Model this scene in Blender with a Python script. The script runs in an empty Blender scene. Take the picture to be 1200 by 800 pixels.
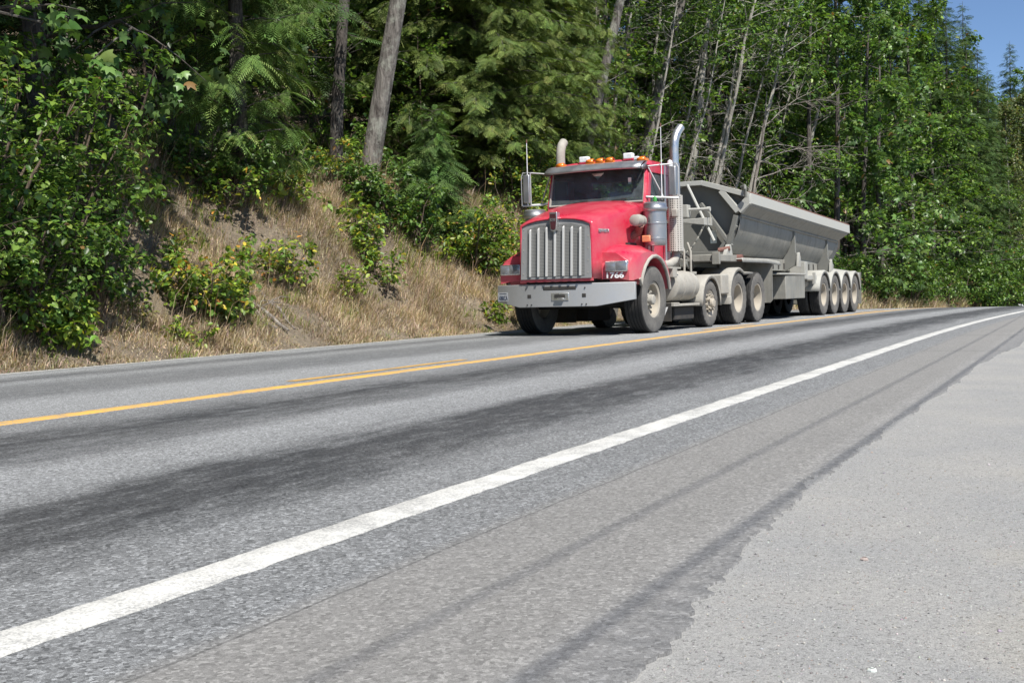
import bpy, math, random
import numpy as np
from mathutils import Matrix, Vector

R = math.radians
SC = bpy.context.scene
COL = SC.collection

# ------------------------------------------------------------------ camera
F_PX, CAM_H, YAW, PITCH, ROLL = 1400.0, 0.70, R(25.9), R(-2.2), R(1.43)
_F = np.array([-math.sin(YAW) * math.cos(PITCH), math.cos(YAW) * math.cos(PITCH), math.sin(PITCH)])
_R0 = np.array([math.cos(YAW), math.sin(YAW), 0.0])
_U0 = np.cross(_R0, _F)
_R = _R0 * math.cos(ROLL) - _U0 * math.sin(ROLL)
_U = _U0 * math.cos(ROLL) + _R0 * math.sin(ROLL)
_C = np.array([0.0, 0.0, CAM_H])
cam_d = bpy.data.cameras.new('camera')
cam_d.sensor_width = 36.0
cam_d.lens = 36.0 * F_PX / 1200.0
cam_d.clip_start = 0.05
cam_d.clip_end = 3000.0
cam = bpy.data.objects.new('camera', cam_d)
COL.objects.link(cam)
cam.matrix_world = Matrix(((_R[0], _U[0], -_F[0], _C[0]), (_R[1], _U[1], -_F[1], _C[1]),
                           (_R[2], _U[2], -_F[2], _C[2]), (0, 0, 0, 1)))
SC.camera = cam

# ------------------------------------------------------------------ sky and sun
SUN = Vector((0.55, -0.45, 1.0)).normalized()
world = bpy.data.worlds.new('World')
SC.world = world
world.use_nodes = True
wn = world.node_tree
sky = wn.nodes.new('ShaderNodeTexSky')
sky.sky_type = 'NISHITA'
sky.sun_disc = False
sky.sun_elevation = math.asin(SUN.z)
sky.sun_rotation = math.atan2(SUN.x, SUN.y)
sky.altitude = 3200.0
sky.air_density = 1.0
sky.dust_density = 0.0
sky.ozone_density = 4.0
bg = wn.nodes['Background']
bg.inputs['Strength'].default_value = 0.088
wn.links.new(sky.outputs['Color'], bg.inputs['Color'])
sun_d = bpy.data.lights.new('sun', 'SUN')
sun_d.energy = 4.9
sun_d.angle = R(0.53)
sun_d.color = (1.0, 0.955, 0.88)
sun = bpy.data.objects.new('sun', sun_d)
COL.objects.link(sun)
sun.location = (20, -16, 40)
sun.rotation_euler = SUN.to_track_quat('Z', 'Y').to_euler()

SC.view_settings.view_transform = 'Standard'
SC.view_settings.look = 'None'
SC.view_settings.gamma = 1.0
SC.view_settings.use_curve_mapping = False
SC.view_settings.exposure = 0.60
SC.render.engine = 'CYCLES'
SC.cycles.max_bounces = 6
SC.cycles.diffuse_bounces = 3
SC.cycles.glossy_bounces = 3
SC.cycles.transmission_bounces = 5
SC.cycles.transparent_max_bounces = 8
SC.cycles.use_denoising = True


def at(px, py, depth):
    """world point seen at photo pixel (1200 wide) at that distance along the view axis"""
    d = _F + _R * (px - 600) / F_PX - _U * (py - 400) / F_PX
    return _C + d * depth


# ------------------------------------------------------------------ tagging
def tag(o, label=None, cat=None, group=None, kind=None):
    if label: o['label'] = label
    if cat: o['category'] = cat
    if group: o['group'] = group
    if kind: o['kind'] = kind
    return o


def empty(name, loc=(0, 0, 0), rz=0.0, parent=None):
    o = bpy.data.objects.new(name, None)
    o.empty_display_size = 0.2
    COL.objects.link(o)
    o.location = loc
    o.rotation_euler = (0, 0, rz)
    o.parent = parent
    return o


def copy_tree(o, parent=None):
    c = o.copy()
    COL.objects.link(c)
    c.parent = parent
    for ch in o.children:
        copy_tree(ch, c)
    return c


# ------------------------------------------------------------------ materials
def nn(nt, t, **kw):
    n = nt.nodes.new(t)
    for k, v in kw.items():
        setattr(n, k, v)
    return n


def base_mat(name):
    m = bpy.data.materials.new(name)
    m.use_nodes = True
    nt = m.node_tree
    return m, nt, nt.nodes['Principled BSDF']


def noise(nt, scale, detail=4.0, rough=0.6, vec=None, dist=0.0):
    n = nn(nt, 'ShaderNodeTexNoise')
    n.inputs['Scale'].default_value = scale
    n.inputs['Detail'].default_value = detail
    n.inputs['Roughness'].default_value = rough
    n.inputs['Distortion'].default_value = dist
    if vec is not None:
        nt.links.new(vec, n.inputs['Vector'])
    return n.outputs['Fac']


def ramp(nt, fac, stops):
    r = nn(nt, 'ShaderNodeValToRGB')
    e = r.color_ramp.elements
    while len(e) < len(stops):
        e.new(0.5)
    for i, (p, c) in enumerate(stops):
        e[i].position = p
        e[i].color = (c, c, c, 1) if not isinstance(c, tuple) else (c + (1,))[:4]
    nt.links.new(fac, r.inputs['Fac'])
    return r.outputs['Color']


def mixc(nt, fac, a, b, mode='MIX'):
    m = nn(nt, 'ShaderNodeMix', data_type='RGBA', blend_type=mode)
    for s, v in ((0, fac), (6, a), (7, b)):
        if isinstance(v, tuple):
            m.inputs[s].default_value = (v + (1,))[:4]
        elif isinstance(v, (int, float)):
            m.inputs[s].default_value = v
        else:
            nt.links.new(v, m.inputs[s])
    return m.outputs[2]


def math_(nt, op, a, b=None, clamp=False):
    m = nn(nt, 'ShaderNodeMath', operation=op, use_clamp=clamp)
    for i, v in enumerate((a, b)):
        if v is None: continue
        if isinstance(v, (int, float)):
            m.inputs[i].default_value = v
        else:
            nt.links.new(v, m.inputs[i])
    return m.outputs[0]


def bump(nt, bsdf, height, strength=0.3, dist=0.02):
    b = nn(nt, 'ShaderNodeBump')
    b.inputs['Strength'].default_value = strength
    b.inputs['Distance'].default_value = dist
    nt.links.new(height, b.inputs['Height'])
    nt.links.new(b.outputs['Normal'], bsdf.inputs['Normal'])


def objco(nt):
    return nn(nt, 'ShaderNodeTexCoord').outputs['Object']


def paint(name, col, rough=0.4, metal=0.0, dust=(0.36, 0.31, 0.25), damt=0.3, scale=3.0, coat=0.0, low=0.0):
    """worn paint or metal with a film of road dust in uneven patches"""
    m, nt, b = base_mat(name)
    co = objco(nt)
    n1 = noise(nt, scale, 6, 0.65, co)
    n2 = noise(nt, scale * 9, 4, 0.7, co)
    f = mixc(nt, 0.35, n1, n2)
    f = ramp(nt, f, [(0.38, 0.0), (0.68, damt)])
    sep = nn(nt, 'ShaderNodeSeparateXYZ')
    nt.links.new(co, sep.inputs[0])
    if low:
        lw = math_(nt, 'MULTIPLY', math_(nt, 'SUBTRACT', low, sep.outputs[2]), .55, True)
        f = math_(nt, 'ADD', f, math_(nt, 'MULTIPLY', lw, ramp(nt, n1, [(.3, .35), (.65, 1.)])), True)
    c = mixc(nt, f, col, dust)
    nt.links.new(c, b.inputs['Base Color'])
    b.inputs['Metallic'].default_value = metal
    rr = ramp(nt, f, [(0.0, rough), (max(damt, 0.05), min(1.0, rough + 0.3))])
    nt.links.new(rr, b.inputs['Roughness'])
    b.inputs['Coat Weight'].default_value = coat
    b.inputs['Coat Roughness'].default_value = 0.15
    bump(nt, b, n2, 0.08, 0.01)
    return m


def flat(name, col, rough=0.5, metal=0.0, emis=None, spec=None):
    m, nt, b = base_mat(name)
    n = noise(nt, 14, 4, 0.6, objco(nt))
    k = ramp(nt, n, [(0.3, 0.82), (0.7, 1.12)])
    nt.links.new(mixc(nt, 1.0, col, k, 'MULTIPLY'), b.inputs['Base Color'])
    b.inputs['Roughness'].default_value = rough
    b.inputs['Metallic'].default_value = metal
    if spec is not None:
        b.inputs['Specular IOR Level'].default_value = spec
    return m


def glass_mat(name, tint):
    m = bpy.data.materials.new(name)
    m.use_nodes = True
    nt = m.node_tree
    nt.nodes.clear()
    out = nn(nt, 'ShaderNodeOutputMaterial')
    tr = nn(nt, 'ShaderNodeBsdfTransparent')
    tr.inputs[0].default_value = tint + (1,)
    gl = nn(nt, 'ShaderNodeBsdfGlossy')
    gl.inputs['Roughness'].default_value = 0.03
    df = nn(nt, 'ShaderNodeBsdfDiffuse')
    df.inputs[0].default_value = (0.26, 0.31, 0.33, 1)
    fr = nn(nt, 'ShaderNodeFresnel')
    fr.inputs[0].default_value = 1.5
    mx = nn(nt, 'ShaderNodeMixShader')
    nt.links.new(fr.outputs[0], mx.inputs[0])
    nt.links.new(tr.outputs[0], mx.inputs[1])
    nt.links.new(gl.outputs[0], mx.inputs[2])
    n = noise(nt, 5, 5, 0.6, objco(nt))
    film = ramp(nt, n, [(0.35, 0.14), (0.75, 0.32)])  # bluish diffuse veil mixed in to stand for pale sky reflection
    mx2 = nn(nt, 'ShaderNodeMixShader')
    nt.links.new(film, mx2.inputs[0])
    nt.links.new(mx.outputs[0], mx2.inputs[1])
    nt.links.new(df.outputs[0], mx2.inputs[2])
    nt.links.new(mx2.outputs[0], out.inputs[0])
    return m


def leaf_mat(name, trans=0.3, rough=0.5, spec=0.35):
    m, nt, b = base_mat(name)
    a = nn(nt, 'ShaderNodeAttribute', attribute_name='col')
    nt.links.new(a.outputs['Color'], b.inputs['Base Color'])
    b.inputs['Roughness'].default_value = rough
    b.inputs['Specular IOR Level'].default_value = spec
    t = nn(nt, 'ShaderNodeBsdfTranslucent')
    tc = mixc(nt, 1.0, a.outputs['Color'], (1.5, 1.6, 0.7), 'MULTIPLY')
    nt.links.new(tc, t.inputs[0])
    mx = nn(nt, 'ShaderNodeMixShader')
    mx.inputs[0].default_value = trans
    nt.links.new(b.outputs[0], mx.inputs[1])
    nt.links.new(t.outputs[0], mx.inputs[2])
    nt.links.new(mx.outputs[0], nt.nodes['Material Output'].inputs[0])
    return m


def bark_mat(name, dark, light, sx=14.0, lichen=0.4):
    m, nt, b = base_mat(name)
    co = objco(nt)
    mp = nn(nt, 'ShaderNodeMapping')
    mp.inputs['Scale'].default_value = (1, 1, 0.18)
    nt.links.new(co, mp.inputs[0])
    n1 = noise(nt, sx, 6, 0.7, mp.outputs[0], 0.6)
    n2 = noise(nt, 2.2, 5, 0.7, co)
    c = mixc(nt, ramp(nt, n1, [(0.36, 0.0), (0.62, 1.0)]), dark, light)
    c = mixc(nt, ramp(nt, n2, [(0.5, 0.0), (0.62, lichen)]), c, (0.33, 0.34, 0.29))
    nt.links.new(c, b.inputs['Base Color'])
    b.inputs['Roughness'].default_value = 0.9
    bump(nt, b, n1, 1.0, 0.07)
    return m


M = {}
M['red'] = paint('red_paint', (0.52, 0.013, 0.050), 0.26, 0, (0.50, 0.30, 0.27), 0.28, 2.6, 0.4, 1.35)
M['alu'] = paint('dull_aluminium', (0.42, 0.43, 0.45), 0.30, 0.85, (0.40, 0.38, 0.34), 0.5, 4.0)
M['steel'] = paint('grey_bumper', (0.42, 0.43, 0.44), 0.42, 0.4, (0.34, 0.32, 0.29), 0.45, 3.0)
M['grille'] = paint('grille_frame', (0.27, 0.275, 0.28), 0.5, 0.3, (0.34, 0.32, 0.29), 0.35, 6.0)
M['chrome'] = paint('chrome', (0.66, 0.66, 0.65), 0.24, 0.9, (0.55, 0.52, 0.47), 0.45, 5.0)
M['bars'] = paint('bright_bar', (0.62, 0.62, 0.61), 0.35, 0.3, (0.5, 0.47, 0.42), 0.2, 5.0)
M['mesh'] = None
M['rubber'] = paint('tyre_rubber', (0.017, 0.017, 0.018), 0.85, 0, (0.16, 0.15, 0.13), 0.16, 5.0)
M['sidewall'] = paint('dusty_sidewall', (0.08, 0.078, 0.075), 0.9, 0, (0.25, 0.235, 0.21), 0.6, 4.0)
M['rim'] = paint('dusty_rim', (0.37, 0.34, 0.285), 0.6, 0.0, (0.36, 0.31, 0.25), 0.6, 6.0)
M['dust'] = paint('dust_covered_steel', (0.375, 0.36, 0.32), 0.75, 0, (0.22, 0.205, 0.18), 0.75, 5.0)
M['black'] = paint('black_chassis', (0.020, 0.020, 0.020), 0.7, 0, (0.14, 0.12, 0.10), 0.35, 5.0)
M['tub'] = paint('grey_tub_paint', (0.205, 0.205, 0.185), 0.55, 0, (0.33, 0.31, 0.27), 0.45, 1.2)
M['tubdark'] = paint('dark_grey_plate', (0.15, 0.152, 0.14), 0.6, 0, (0.26, 0.25, 0.22), 0.35, 2.0)
def streaked(name, col, streak, light):
    m_, nt, b = base_mat(name)
    co = objco(nt)
    mp_ = nn(nt, 'ShaderNodeMapping'); mp_.inputs['Scale'].default_value = (1, 1, .12); nt.links.new(co, mp_.inputs[0])
    s1 = noise(nt, 7, 6, .7, mp_.outputs[0]); s2 = noise(nt, 1.6, 6, .7, co); s3 = noise(nt, 22, 5, .75, co)
    c_ = mixc(nt, ramp(nt, s2, [(.38, 0.), (.66, .75)]), col, light)
    c_ = mixc(nt, ramp(nt, s1, [(.50, 0.), (.70, .6)]), c_, streak)
    c_ = mixc(nt, ramp(nt, s3, [(.60, 0.), (.72, .6)]), c_, (.13, .085, .06))
    nt.links.new(c_, b.inputs['Base Color'])
    nt.links.new(ramp(nt, s2, [(.3, .45), (.7, .8)]), b.inputs['Roughness'])
    bump(nt, b, s2, .12, .05)
    return m_


M['tub'] = streaked('worn_grey_tub', (.21, .21, .19), (.13, .122, .108), (.32, .305, .265))
M['rail'] = paint('pale_rail_paint', (0.40, 0.405, 0.38), 0.55, 0, (0.42, 0.40, 0.35), 0.4, 2.0)
M['pale'] = paint('pale_dusty_plate', (0.385, 0.385, 0.355), 0.7, 0, (0.24, 0.225, 0.20), 0.65, 4.0)
M['rusty'] = paint('rust_streak', (0.16, 0.065, 0.055), 0.8, 0, (0.3, 0.2, 0.15), 0.5, 8.0)
M['amber'] = flat('amber_lens', (0.75, 0.20, 0.02), 0.25)
M['amber2'] = flat('faded_amber_lens', (0.62, 0.24, 0.12), 0.5)
M['white'] = flat('white_plastic', (0.75, 0.76, 0.78), 0.4)
M['lens'] = flat('headlight_lens', (0.26, 0.27, 0.29), 0.12, 0.35)
M['glass'] = glass_mat('windscreen_glass', (0.74, 0.82, 0.82))
M['dark'] = flat('dark_interior', (0.018, 0.02, 0.022), 0.8)
M['seat'] = flat('grey_seat_cloth', (0.10, 0.11, 0.12), 0.9)
M['paper'] = flat('paper', (0.75, 0.80, 0.74), 0.8)
M['green'] = flat('green_cap', (0.05, 0.30, 0.06), 0.6)
M['decal'] = flat('white_decal', (0.80, 0.80, 0.80), 0.6)
M['ink'] = flat('plate_ink', (0.05, 0.07, 0.12), 0.7)
M['emblem'] = flat('dark_red_enamel', (0.07, 0.018, 0.022), 0.5)
M['hose'] = flat('pale_hose', (0.42, 0.40, 0.34), 0.7)

# fine dark mesh behind the radiator bars
mm, nt, b = base_mat('radiator_mesh')
co = objco(nt)
sep = nn(nt, 'ShaderNodeSeparateXYZ'); nt.links.new(co, sep.inputs[0])
wx = math_(nt, 'SINE', math_(nt, 'MULTIPLY', sep.outputs[0], 260.0))
wz = math_(nt, 'SINE', math_(nt, 'MULTIPLY', sep.outputs[2], 260.0))
k = math_(nt, 'MAXIMUM', wx, wz)
nt.links.new(ramp(nt, k, [(0.25, (0.05, 0.052, 0.052)), (0.85, (0.24, 0.24, 0.23))]), b.inputs['Base Color'])
b.inputs['Roughness'].default_value = 0.6
M['mesh'] = mm
# perforated heat shield
mm, nt, b = base_mat('perforated_shield')
co = objco(nt)
vo = nn(nt, 'ShaderNodeTexVoronoi'); vo.inputs['Scale'].default_value = 26.0
vo.inputs['Randomness'].default_value = 0.08
nt.links.new(co, vo.inputs['Vector'])
nt.links.new(ramp(nt, vo.outputs['Distance'], [(0.26, (0.05, 0.045, 0.04)), (0.34, (0.52, 0.49, 0.44))]), b.inputs['Base Color'])
b.inputs['Roughness'].default_value = 0.5
b.inputs['Metallic'].default_value = 0.3
M['perf'] = mm

M['leaf'] = leaf_mat('broad_leaf', 0.32, 0.42, 0.45)
M['needle'] = leaf_mat('conifer_needles', 0.15, 0.6, 0.25)
M['grass'] = leaf_mat('dry_grass_blade', 0.25, 0.8, 0.1)
M['bark'] = bark_mat('furrowed_bark', (0.035, 0.028, 0.024), (0.23, 0.21, 0.19), 9, .6)
M['bark_dark'] = bark_mat('dark_bark', (0.03, 0.025, 0.022), (0.11, 0.095, 0.085), 14, 0.2)
M['alder'] = bark_mat('pale_alder_bark', (0.17, 0.155, 0.135), (0.40, 0.38, 0.34), 9, 0.5)
M['twig'] = bark_mat('dead_twig', (0.12, 0.10, 0.085), (0.30, 0.27, 0.24), 12, 0.2)
M['brown_twig'] = bark_mat('brown_stem', (0.05, 0.035, 0.025), (0.16, 0.12, 0.085), 12, 0.0)
M['galv'] = paint('galvanised', (0.55, 0.56, 0.57), 0.45, 0.5, (0.4, 0.38, 0.34), 0.3, 4)
M['pole'] = bark_mat('weathered_pole', (0.10, 0.075, 0.055), (0.24, 0.19, 0.15), 20, 0.0)
M['cable'] = flat('black_cable', (0.02, 0.02, 0.02), 0.6)


# ------------------------------------------------------------------ mesh builder
class MB:
    def __init__(s):
        s.v, s.f, s.m = [], [], []

    def add(s, vs, fs, mi=0):
        o = len(s.v)
        s.v += [tuple(float(c) for c in p) for p in vs]
        for f in fs:
            s.f.append([o + i for i in f])
            s.m.append(mi)
        return s

    def hexa(s, p, mi=0):
        # p: bottom 4 (ccw from above), top 4
        return s.add(p, [(3, 2, 1, 0), (4, 5, 6, 7), (0, 1, 5, 4), (1, 2, 6, 5), (2, 3, 7, 6), (3, 0, 4, 7)], mi)

    def box(s, x0, x1, y0, y1, z0, z1, mi=0):
        return s.hexa([(x0, y0, z0), (x1, y0, z0), (x1, y1, z0), (x0, y1, z0),
                       (x0, y0, z1), (x1, y0, z1), (x1, y1, z1), (x0, y1, z1)], mi)

    def prism(s, poly, a0, a1, axis='x', mi=0):
        """poly: (y,z) for axis x, (x,z) for axis y, (x,y) for axis z"""
        n = len(poly)
        def pt(u, v, a):
            return (a, u, v) if axis == 'x' else ((u, a, v) if axis == 'y' else (u, v, a))
        vs = [pt(u, v, a0) for u, v in poly] + [pt(u, v, a1) for u, v in poly]
        area = sum(poly[i][0] * poly[(i + 1) % n][1] - poly[(i + 1) % n][0] * poly[i][1] for i in range(n))
        flip = (area < 0) ^ (axis == 'y') ^ (a1 < a0)
        c0, c1 = list(range(n))[::-1], [n + i for i in range(n)]
        sides = [(i, (i + 1) % n, n + (i + 1) % n, n + i) for i in range(n)]
        fs = [c0, c1] + sides
        if flip:
            fs = [f[::-1] for f in fs]
        return s.add(vs, fs, mi)

    def tube(s, pts, r, n=8, mi=0, cap=True):
        pts = [np.array(p, float) for p in pts]
        rs = [r] * len(pts) if isinstance(r, (int, float)) else list(r)
        t0 = pts[1] - pts[0]
        up = np.array([0, 0, 1.0]) if abs(t0[2]) < 0.9 * np.linalg.norm(t0) else np.array([1.0, 0, 0])
        vs = []
        for i, p in enumerate(pts):
            t = pts[min(i + 1, len(pts) - 1)] - pts[max(i - 1, 0)]
            t = t / (np.linalg.norm(t) + 1e-9)
            a = np.cross(up, t); a /= (np.linalg.norm(a) + 1e-9)
            bb = np.cross(t, a)
            up = bb
            for k in range(n):
                th = 2 * math.pi * k / n
                vs.append(p + rs[i] * (a * math.cos(th) + bb * math.sin(th)))
        fs = []
        for i in range(len(pts) - 1):
            for k in range(n):
                k2 = (k + 1) % n
                fs.append((i * n + k, i * n + k2, (i + 1) * n + k2, (i + 1) * n + k))
        if cap:
            fs.append(tuple(range(n))[::-1])
            fs.append(tuple((len(pts) - 1) * n + k for k in range(n)))
        return s.add(vs, fs, mi)

    def lathe(s, prof, c=(0, 0, 0), axis='x', n=32, mi=0, mis=None, rmod=None):
        """prof: list of (axial, radius)"""
        vs = []
        for j, (a, r) in enumerate(prof):
            for k in range(n):
                th = 2 * math.pi * k / n
                rr = r + (rmod(j, k) if rmod else 0.0)
                u, w = rr * math.cos(th), rr * math.sin(th)
                p = (a, u, w) if axis == 'x' else ((w, a, u) if axis == 'y' else (u, w, a))
                vs.append((p[0] + c[0], p[1] + c[1], p[2] + c[2]))
        o = len(s.v)
        s.v += vs
        for j in range(len(prof) - 1):
            for k in range(n):
                k2 = (k + 1) % n
                s.f.append([o + j * n + k, o + (j + 1) * n + k, o + (j + 1) * n + k2, o + j * n + k2][::-1])
                s.m.append(mis[j] if mis else mi)
        return s

    def grid(s, rows, mi=0, close=False):
        n = len(rows[0])
        vs = [p for r_ in rows for p in r_]
        fs = []
        for i in range(len(rows) - 1):
            for k in range(n if close else n - 1):
                k2 = (k + 1) % n
                fs.append((i * n + k, i * n + k2, (i + 1) * n + k2, (i + 1) * n + k))
        return s.add(vs, fs, mi)

    def mesh(s, name, mats, ang=35):
        me = bpy.data.meshes.new(name)
        me.from_pydata(s.v, [], s.f)
        mats = mats if isinstance(mats, (list, tuple)) else [mats]
        for m_ in mats:
            me.materials.append(m_)
        if len(mats) > 1:
            me.polygons.foreach_set('material_index', s.m)
        me.validate()
        me.shade_smooth()
        me.set_sharp_from_angle(angle=R(ang))
        return me

    def build(s, name, mats, parent=None, bevel=0.0, ang=35, loc=None, solid=0.0):
        me = s.mesh(name, mats, ang)
        o = bpy.data.objects.new(name, me)
        COL.objects.link(o)
        o.parent = parent
        if loc is not None:
            o.location = loc
        if solid:
            md = o.modifiers.new('solid', 'SOLIDIFY')
            md.thickness = solid
            md.offset = 0
        if bevel:
            md = o.modifiers.new('bevel', 'BEVEL')
            md.width = bevel
            md.segments = 2
            md.limit_method = 'ANGLE'
            md.angle_limit = R(40)
            md.harden_normals = False
        return o


def text_mesh(name, body, size, mat_, parent, loc, rot, depth=0.004, bold=0.0, sx=1.0):
    cu = bpy.data.curves.new(name, 'FONT')
    cu.body = body
    cu.size = size
    cu.extrude = depth
    cu.offset = bold
    cu.align_x = 'CENTER'
    cu.align_y = 'CENTER'
    tmp = bpy.data.objects.new(name + '_tmp', cu)
    COL.objects.link(tmp)
    dg = bpy.context.evaluated_depsgraph_get()
    me = bpy.data.meshes.new_from_object(tmp.evaluated_get(dg))
    bpy.data.objects.remove(tmp)
    me.materials.clear()
    me.materials.append(mat_)
    o = bpy.data.objects.new(name, me)
    COL.objects.link(o)
    o.parent = parent
    o.location = loc
    o.rotation_euler = rot
    o.scale = (sx, 1, 1)
    return o


# ------------------------------------------------------------------ numpy meshes (leaves, grass)
def np_mesh(name, verts, quads, mat_, cols=None, tris=None, smooth=False):
    me = bpy.data.meshes.new(name)
    nq = 0 if quads is None else len(quads)
    ntr = 0 if tris is None else len(tris)
    me.vertices.add(len(verts))
    me.vertices.foreach_set('co', np.asarray(verts, np.float32).ravel())
    loops = []
    if nq: loops.append(np.asarray(quads, np.int32).ravel())
    if ntr: loops.append(np.asarray(tris, np.int32).ravel())
    loops = np.concatenate(loops)
    me.loops.add(len(loops))
    me.loops.foreach_set('vertex_index', loops)
    me.polygons.add(nq + ntr)
    st = np.concatenate([np.arange(nq) * 4, nq * 4 + np.arange(ntr) * 3]).astype(np.int32)
    me.polygons.foreach_set('loop_start', st)
    me.polygons.foreach_set('loop_total', np.concatenate([np.full(nq, 4), np.full(ntr, 3)]).astype(np.int32))
    if cols is not None:
        a = me.attributes.new('col', 'FLOAT_COLOR', 'POINT')
        c4 = np.ones((len(verts), 4), np.float32)
        c4[:, :3] = cols
        a.data.foreach_set('color', c4.ravel())
    me.materials.append(mat_)
    me.update(calc_edges=True)
    if smooth: me.shade_smooth()
    return me


def unit(a):
    return a / (np.linalg.norm(a, axis=-1, keepdims=True) + 1e-9)


OVAL = (np.array([(0, 0, 0), (-.30, .30, .05), (-.24, .68, .03), (0, 1, -.10), (.24, .68, .03), (.30, .30, .05)], float),
        [(0, 3, 2, 1), (0, 5, 4, 3)])
_mp = [(0, 0), (-.22, .02), (-.52, .12), (-.34, .30), (-.50, .62), (-.22, .60), (0, 1.0), (.22, .60), (.50, .62), (.34, .30), (.52, .12), (.22, .02)]
_mz = [0.0, -.02, -.12, .03, -.12, .02, -.14, .02, -.12, .03, -.12, -.02]
MAPLE = (np.array([(x, y, z) for (x, y), z in zip(_mp, _mz)] + [(0, .36, .05)], float),
         [(12, 11, 0, 1), (12, 1, 2, 3), (12, 3, 4, 5), (12, 5, 6, 7), (12, 7, 8, 9), (12, 9, 10, 11)])


def _spray(npair, wid, ll, droop, thick):
    vs, fs = [], []
    def leaflet(p, d, L, w):
        o = len(vs)
        d = d / np.linalg.norm(d)
        sx = np.array([d[1], -d[0], 0]); sx /= (np.linalg.norm(sx) + 1e-9)
        vs.extend([p, p + d * L * .45 + sx * w, p + d * L, p + d * L * .45 - sx * w])
        fs.append((o, o + 1, o + 2, o + 3))
    for i in range(npair):
        t = (i + .5) / npair
        p = np.array([0, t, -droop * t * t])
        L = wid * (1 - .75 * abs(t - .35)) * ll
        for s_ in (-1, 1):
            leaflet(p, np.array([s_ * .85, .6, -.25 - .5 * droop * t]), L, thick)
    p = np.array([0, .85, -droop * .7])
    leaflet(p, np.array([0, 1, -droop * 1.2]), .3, thick)
    leaflet(np.array([0, 0, 0.]), np.array([0, 1, -droop * .6]), 1.0, thick * .45)
    return np.array(vs, float), fs


CEDAR = _spray(11, .36, 1.0, .50, .024)
FIRTW = _spray(7, .38, 1.0, .22, .036)


def place(tpl, P, D, N, S, cols, jit, rng):
    tv, tf = tpl
    n, k = len(P), len(tv)
    Y = unit(D)
    X = unit(np.cross(Y, N))
    Z = np.cross(X, Y)
    V = (P[:, None, :] + S[:, None, None] * (tv[None, :, 0:1] * X[:, None, :] + tv[None, :, 1:2] * Y[:, None, :]
                                             + tv[None, :, 2:3] * Z[:, None, :])).reshape(-1, 3)
    Fq = (np.array(tf)[None] + (np.arange(n) * k)[:, None, None]).reshape(-1, 4)
    C = np.repeat(cols, k, axis=0)
    return V, Fq, C


def palette(rng, n, cols, wts, jitter=0.22):
    cols = np.array(cols, float)
    if cols.max() < .5 and cols[0][1] > cols[0][0] * 1.2:
        cols = cols * np.array([1.30, 1.30, 1.16])
    c = cols[rng.choice(len(cols), n, p=np.array(wts) / np.sum(wts))]
    return np.clip(c * (1 + jitter * rng.standard_normal((n, 1))) * (1 + .05 * rng.standard_normal((n, 3))), .004, .9)


def join_np(parts):
    V, Q, C, o = [], [], [], 0
    for v, q, c in parts:
        V.append(v); Q.append(q + o); C.append(c); o += len(v)
    return np.concatenate(V), np.concatenate(Q), np.concatenate(C)


# ------------------------------------------------------------------ the lie of the land
def road_c(Y):
    Y = np.asarray(Y, float)
    a = np.clip(Y - 15, 0, 125)
    return a * a / 520.0 + np.clip(Y - 140, 0, None) * 0.48


def road_z(Y):
    Y = np.asarray(Y, float)
    a = np.clip(Y - 36, 0, 12.5)
    return -0.0016 * a * a - 0.04 * np.clip(Y - 48.5, 0, 200)


def sstep(a, b_, x):
    t = np.clip((x - a) / (b_ - a), 0, 1)
    return t * t * (3 - 2 * t)


LEFT = -10.55


def terrain(X, Y):
    X = np.asarray(X, float); Y = np.asarray(Y, float)
    t = X - road_c(Y)
    d = np.clip(LEFT - t, 0, None)
    near = 1 - .35 * sstep(34, 60, Y)
    hgt = 3.05 * near * sstep(-.5, 4.4, d) - 3.05 * near * float(sstep(-.5, 4.4, 0)) + np.clip(d - 3.6, 0, 60) * .40
    nz = (.16 * np.sin(X * 1.7 + 1.3 * np.sin(Y * .9)) + .13 * np.sin(Y * 1.45 + .8 * np.sin(X * 1.3))
          + .06 * np.sin(Y * 4.3 + X * 2.1) + .05 * np.sin(X * 5.1 - Y * 3.3))
    hgt = hgt + nz * sstep(.1, 1.6, d)
    rgt = -np.clip(t - 9, 0, 60) * .12
    return road_z(Y) - .035 + np.where(d > 0, np.clip(hgt, 0, None), 0) + rgt


def gz(x, y):
    return float(terrain(x, y))


def axis_pts(segs):
    out = []
    for a, b_, st in segs:
        out += list(np.arange(a, b_, st))
    out.append(segs[-1][1])
    return np.array(out)


# --- materials of the ground
mm, nt, b = base_mat('bank_soil')
co = objco(nt)
n1 = noise(nt, .9, 6, .65, co); n2 = noise(nt, 9, 6, .7, co)
c = mixc(nt, ramp(nt, n1, [(.4, 0.), (.62, 1.)]), (.21, .165, .12), (.32, .265, .19))
c = mixc(nt, ramp(nt, n2, [(.38, 0.), (.7, .6)]), c, (.085, .066, .05))
nt.links.new(c, b.inputs['Base Color']); b.inputs['Roughness'].default_value = .95
bump(nt, b, n2, 1.0, .15)
M['soil'] = mm


def uvco(nt):
    u = nn(nt, 'ShaderNodeUVMap'); u.uv_map = 'road'
    return u.outputs[0]


def seg(nt, x, stops):
    """piecewise 0..1 over cross position -12..10 mapped to ramp"""
    f = math_(nt, 'DIVIDE', math_(nt, 'ADD', x, 12.0), 22.0)
    return ramp(nt, f, [((p + 12.0) / 22.0, c_) for p, c_ in stops])


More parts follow.
